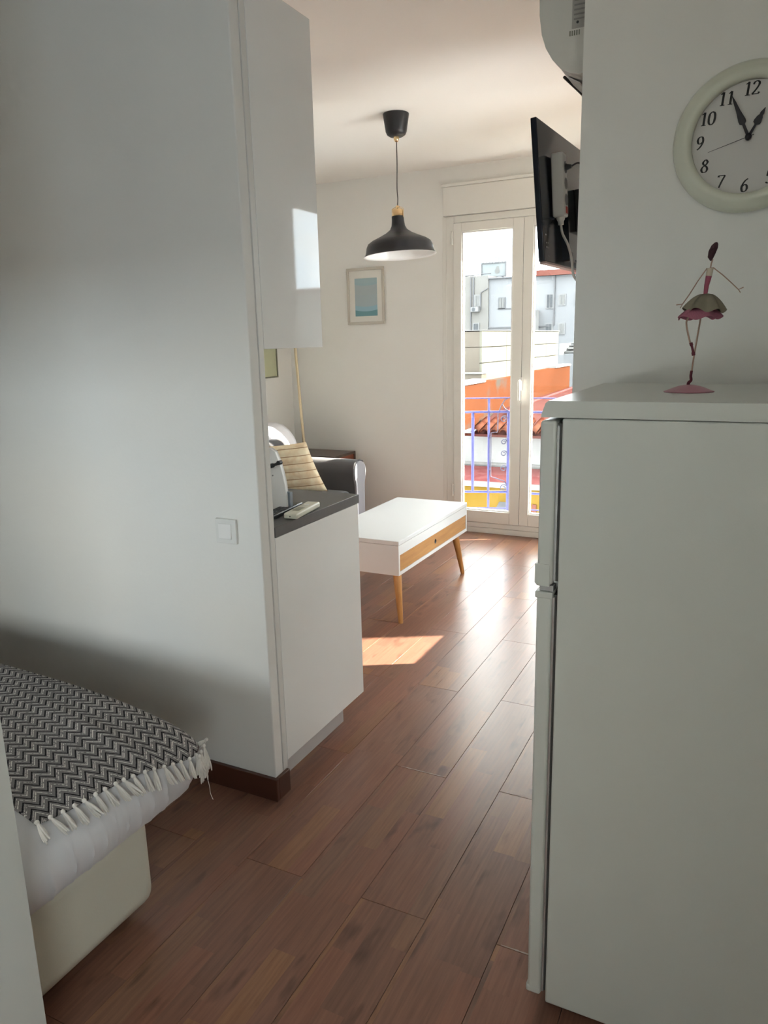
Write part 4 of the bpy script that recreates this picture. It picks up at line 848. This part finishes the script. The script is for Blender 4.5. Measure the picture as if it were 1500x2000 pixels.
for x, z0, z1, r in ((-2.30, 0.11, 1.08, .008), (-2.165, 0.262, 0.958, 0.0135), (-2.035, 0.118, 1.075, 0.010), (-1.875, 0.05, 0.96, 0.014), (-1.40, 0.05, 0.96, 0.014), (-1.24, 0.118, 1.075, 0.010), (-1.11, 0.262, 0.958, 0.0135), (-0.97, 0.11, 1.08, .008)):
    part('baluster', MB().tube([(x, rpath(x), z0), (x, rpath(x), z1)], r, 8), BLUEI, ra)
for x in (-2.42, -0.85): part('post', MB().tube([(x, 6.0, -0.02), (x, 6.0, 1.08)], 0.015, 8), BLUEI, ra)
def scroll(cx, cz, r, sgn, a0, turns=1.35, n=26, flip=1):
    pts = []
    for i in range(n):
        t = i/(n-1); a = a0+sgn*turns*2*PI*t; q = r*(1-0.72*t)
        pts.append((cx+q*math.cos(a)*flip, 0, cz+q*math.sin(a)))
    return pts
def put(pts): return [(p[0], rpath(p[0])-0.004, p[2]) for p in pts]
for m_ in (1, -1):
    X = lambda d: (-1.875 if m_ == 1 else -1.40)-d*m_
    for dz, rr in ((0.955-0.06, 0.03), (0.70, 0.026), (0.60, 0.028), (0.47, 0.028), (0.30, 0.032)):
        part('scroll', MB().tube(put([(X(0.018+0.03), 0, dz)] and scroll(X(0.035), dz, rr, 1 if m_ == 1 else -1, 0 if m_ == 1 else PI)), 0.005, 6), DARKI, ra)
    part('fretwork', MB().tube(put([(X(0.085), 0, 0.95), (X(0.085), 0, 0.80), (X(0.09), 0, 0.785), (X(0.14), 0, 0.78), (X(0.14), 0, 0.40), (X(0.10), 0, 0.385), (X(0.03), 0, 0.36), (X(0.01), 0, 0.33)]), 0.0045, 6), DARKI, ra)
    part('fretwork', MB().tube(put([(X(0.075+0.0), 0, 0.965), (X(0.06), 0, 1.01), (X(0.03), 0, 1.06), (X(0.0), 0, 1.075)]), 0.0045, 6).tube(put([(X(0.05), 0, 1.02), (X(0.03), 0, 0.985), (X(0.0), 0, 0.965)]), 0.0045, 6), DARKI, ra)
    for z in (0.74, 0.46): part('collar', MB().tube(put([(X(0.14), 0, z), (X(0.165), 0, z)]), 0.006, 6), DARKI, ra)

# ground far below
struct('ground', MB().box(-90, 60, 7, 140, -10.2, -10.0), E_GROUND, 'street level far below the balcony', cat='ground')
# house across the street
ho = thing('yellow_house', 'yellow house with red ledge and tiled eave across the street', 'building', (-3.0, 14, -10))
HX0, HX1 = -9.0, 3.0
part('facade', MB().box(HX0, HX1, 13.0, 13.9, -10, -1.10), E_YEL, ho, label='yellow rendered facade')
part('cornice', MB().box(HX0, HX1, 12.92, 13.9, -1.10, -0.985), E_WHITE, ho)
part('ledge', MB().prism([(12.86, -0.985), (13.9, -0.985), (13.9, -0.885), (12.86, -0.965)], HX0, HX1, 'x'), E_RED, ho, label='red tiled ledge')
part('attic_wall', MB().box(HX0, HX1, 13.95, 15.5, -1.0, -0.26), E_WHITE, ho, label='white attic wall')
part('attic_moulding', MB().box(HX0, HX1, 13.90, 13.96, -0.86, -0.81), E_STONE, ho)
part('window', MB().box(-4.05, -3.62, 12.97, 13.02, -2.2, -1.43), E_PIPE, ho)
part('awning', MB().prism([(12.75, -1.47), (13.02, -1.37), (13.02, -1.40), (12.75, -1.50)], -4.12, -3.80, 'x'), E_PIPE, ho)
part('window', MB().box(-3.50, -3.42, 12.97, 13.02, -2.0, -1.38), E_BRICK, ho)
rf = part('roof', MB().prism([(13.62, -0.215), (15.2, 0.10), (22.4, 0.16), (22.4, 0.0), (15.2, -0.2), (13.62, -0.262)], -4.88, HX1, 'x'), E_ROOF, ho)
part('eave_board', MB().box(HX0, HX1, 13.66, 13.72, -0.262, -0.215), E_TILE, ho)
part('roof_seam', MB().tube([(-4.3, 13.9, -0.10), (-4.62, 15.2, 0.115), (-4.7, 22.3, 0.175)], 0.035, 6), E_RED, rf)
tile_me = MB()
def tilefn(u, v):
    a = PI*u; r = lerp(0.066, 0.082, v)
    return (r*math.cos(a), lerp(0.0, -0.75, v), r*math.sin(a)*0.95+lerp(0.17, 0.0, v))
tile_me.grid(tilefn, 9, 4)
tme = tile_me.mesh('roof_tile', E_TILE, smooth_all=True)
for i in range(20):
    o = bpy.data.objects.new('roof_tile', tme); COL.objects.link(o); o.parent = rf
    o.location = Vector((-4.78+i*0.185, 14.25, -0.165))-ho.location
    t_ = o.modifiers.new('thickness', 'SOLIDIFY'); t_.thickness = 0.02
# orange parapet wall
ow = thing('orange_wall', 'orange rendered party wall with patchy plaster beyond the balcony', 'wall', (-5.0, 17.6, -0.1))
part('patchy_face', MB().box(-5.1, -4.9, 12.9, 17.2, -0.10, 0.735), E_ORANGE, ow, label='patchy orange plaster')
part('clean_face', MB().box(-5.1, -4.9, 17.2, 22.0, -0.10, 0.775), E_ORANGE2, ow)
part('coping', MB().box(-5.14, -4.87, 12.9, 14.4, 0.735, 0.80).box(-5.14, -4.87, 20.2, 22.0, 0.775, 0.83), E_WHITE, ow)
# cream panelled building
cb = thing('panelled_building', 'cream building clad in large panels behind the orange wall', 'building', (-7.6, 22, -10))
part('core', MB().box(-9.4, -6.26, 18.06, 25.9, -10, 1.74), E_TAN, cb)
for i, (ya, yb) in enumerate(((18.0, 20.05), (20.07, 22.3), (22.32, 24.3), (24.32, 25.95))):
    for j, (za, zb) in enumerate(((-1.0, 0.98), (1.0, 1.37), (1.39, 1.78))):
        part('panel', MB().box(-6.26, -6.2, ya, yb, za, zb), E_CREAM, cb)
for j, (za, zb) in enumerate(((0.76, 1.37), (1.39, 1.76))):
    for xa, xb in ((-9.4, -7.7), (-7.68, -6.262)): part('panel', MB().box(xa, xb, 18.0, 18.06, za, zb), E_TAN, cb)
part('roof_edge', MB().box(-9.4, -6.17, 17.97, 25.98, 1.78, 1.80), E_STONE, cb)
part('front_step', MB().box(-9.4, -6.1, 17.7, 18.06, -10, 0.73), E_TAN, cb)
part('front_step_cap', MB().box(-9.4, -6.08, 17.66, 18.06, 0.735, 0.765), E_STONE, cb)
# long apartment block
bl = thing('apartment_block', 'long grey stained apartment block on the skyline', 'building', (-13, 44, -10))
part('wall', MB().box(-13.4, -5.0, 40, 50, -10, 4.72), E_GREY, bl, label='blue grey stained wall')
part('wall', MB().box(-24, -13.4, 39.9, 50, -10, 4.92), E_GREYT, bl, label='beige stained wall')
part('roof_line', MB().box(-13.4, -10.8, 39.85, 50, 4.72, 4.79), E_PIPE, bl)
part('brick_eave', MB().box(-10.75, -5.0, 39.7, 50, 4.72, 5.0), E_BRICK, bl, label='red brick eave band')
part('string_course', MB().box(-13.4, -10.0, 39.92, 40, 2.15, 2.21), E_PIPE, bl)
part('string_course', MB().box(-12.9, -11.0, 39.95, 40, 3.14, 3.18), E_PIPE, bl)
def fwin(x0, x1, z0, z1, y, fm=E_WINF, pm=E_WIN):
    f = part('window', MB().box(x0-0.05, x1+0.05, y-0.05, y+0.01, z0-0.05, z1+0.05), fm, bl)
    n = 2
    for i in range(n):
        a, b2 = lerp(x0, x1, i/n)+0.015, lerp(x0, x1, (i+1)/n)-0.015
        part('pane', MB().box(a, b2, y-0.07, y-0.045, z0, z1), pm, f)
E_WINL = ext_mat('far_window_pale', (0.30, 0.30, 0.29), (0.34, 0.34, 0.33), 3)
fwin(-12.80, -12.52, 3.20, 3.70, 40, E_PIPE, E_WINL); fwin(-10.22, -9.90, 3.12, 3.77, 40); fwin(-9.56, -9.28, 3.25, 3.73, 40, E_WINF, E_WINL)
fwin(-10.25, -9.92, 1.85, 2.28, 40); fwin(-9.54, -9.28, 1.78, 2.28, 40, E_WINF, E_WINL)
fwin(-14.16, -13.90, 3.38, 3.90, 39.9, E_WINF, E_WINL); fwin(-14.22, -13.94, 2.0, 2.42, 39.9)
fwin(-8.7, -8.4, 3.2, 3.8, 40); fwin(-8.6, -8.3, 1.9, 2.4, 40); fwin(-16.2, -15.9, 3.3, 3.9, 39.9); fwin(-18.2, -17.9, 3.3, 3.9, 39.9)
for x, z0, z1, y in ((-14.38, 2.0, 4.9, 39.86), (-14.22, 3.2, 4.9, 39.86), (-9.82, 2.2, 4.72, 39.95)):
    part('drainpipe', MB().tube([(x, y, z0), (x, y, z1)], 0.035, 6), E_PIPE, bl)
part('conduit', MB().tube([(-13.82, 39.86, 3.15), (-13.80, 39.86, 4.05), (-13.42, 39.86, 4.25)], 0.03, 6), E_PIPE, bl)
acu = part('cooling_unit', MB().box(-14.28, -13.86, 39.55, 39.9, 3.05, 3.30), E_WINF, bl)
part('cooling_fan', MB().lathe([(0.0, 0.0), (0.1, 0.0)], 16, Matrix.Translation((-14.12, 39.54, 3.17)) @ Matrix.Rotation(PI/2, 4, 'X'), cap=False), E_WIN, acu)
part('white_landing', MB().box(-11.05, -10.62, 39.3, 40, -1, 3.0), E_WHITE, bl)
for z in (2.72, 2.83, 2.94): part('landing_rail', MB().box(-11.05, -10.6, 39.22, 39.3, z, z+0.04), E_PIPE, bl)
part('roof_hut', MB().box(-15.6, -15.0, 41, 42, 4.92, 5.38), E_WINF, bl)
part('roof_hut', MB().box(-15.9, -15.66, 41, 41.2, 5.2, 5.3), E_PIPE, bl)
part('aerial_line', MB().tube([(-16.4, 41, 4.98), (-13.6, 41, 5.12)], 0.03, 6), E_PIPE, bl)
# roof sign
sg = thing('rooftop_sign', 'pale rectangular sign standing on the far rooftop', 'sign', (-15.1, 46, 4.92))
part('face', MB().box(-15.85, -14.37, 46.0, 46.08, 5.36, 6.12), E_SIGN, sg)
part('frame', MB().box(-15.92, -14.30, 45.95, 46.1, 6.12, 6.19).box(-15.92, -15.85, 45.95, 46.1, 5.30, 6.12).box(-14.37, -14.30, 45.95, 46.1, 5.30, 6.12).box(-15.85, -14.37, 45.95, 46.1, 5.30, 5.36), E_PIPE, sg)
part('emblem', MB().lathe([(0.0, 0.0), (0.17, 0.0)], 7, Matrix.Translation((-14.88, 45.99, 5.66)) @ Matrix.Rotation(PI/2, 4, 'X'), cap=False).lathe([(0.0, 0.0), (0.09, 0.0)], 9, Matrix.Translation((-14.86, 45.985, 5.86)) @ Matrix.Rotation(PI/2, 4, 'X'), cap=False), E_WINL, sg, label='faint grey emblem')
part('leg', MB().box(-15.7, -15.6, 46.0, 46.1, 4.92, 5.3), E_PIPE, sg); part('leg', MB().box(-14.6, -14.5, 46.0, 46.1, 4.92, 5.3), E_PIPE, sg)
part('top_rail', MB().box(-15.85, -14.35, 46.0, 46.04, 6.46, 6.50), E_SIGN, sg)
for i in range(8): part('top_post', MB().box(-15.82+i*0.2, -15.76+i*0.2, 46.0, 46.04, 6.19, 6.46), E_SIGN, sg)
# terraced roofs at right
tr = thing('terraced_house', 'white terraced house beside the panelled building', 'building', (-6.0, 31, -10))
part('body', MB().box(-6.95, -3.0, 30, 34, -10, 0.95), E_GREY, tr)
part('parapet', MB().box(-7.1, -6.95, 29.9, 34, 0.9, 1.34), E_WHITE, tr)
for i, z in enumerate((0.95, 1.08, 1.20, 1.33)): part('slab', MB().box(-6.93+0.02*i, -3.0, 30.1+0.4*i, 34, z+0.03, z+0.10), (E_WHITE if i % 2 else E_WINL), tr)

pier = thing('side_sun_blocker', 'unseen pier added to cut the sun at the side window', 'sun blocker', (1.36, 5.55, -10))  # unseen, added to block sun and bound the floor patch
part('shaft', MB().box(1.2, 1.52, 5.11, 6.0, -10, 5.6), E_WHITE, pier)
part('cap', MB().box(1.15, 1.57, 5.06, 6.05, 5.6, 5.75), E_STONE, pier)
nr = thing('brick_neighbour', 'low brick house mirrored in the glossy cabinet', 'building', (16, 26, -10))
part('wall', MB().box(8, 24, 22, 30, -10, 3.2), E_WHITE, nr)
part('roof_edge', MB().box(7.9, 24.1, 21.9, 30, 3.2, 3.35), E_BRICK, nr)

wg = thing('hall_sun_blocker', 'unseen block added to keep sun out of the hall window', 'building', (2.7, 1.45, -10))  # unseen, added so no direct sun enters the hall
part('wall', MB().box(0.97, 8.0, 0.95, 1.95, -10, 6.5), E_WHITE, wg)
part('parapet', MB().box(0.97, 8.05, 0.90, 2.0, 6.5, 6.65), E_STONE, wg)
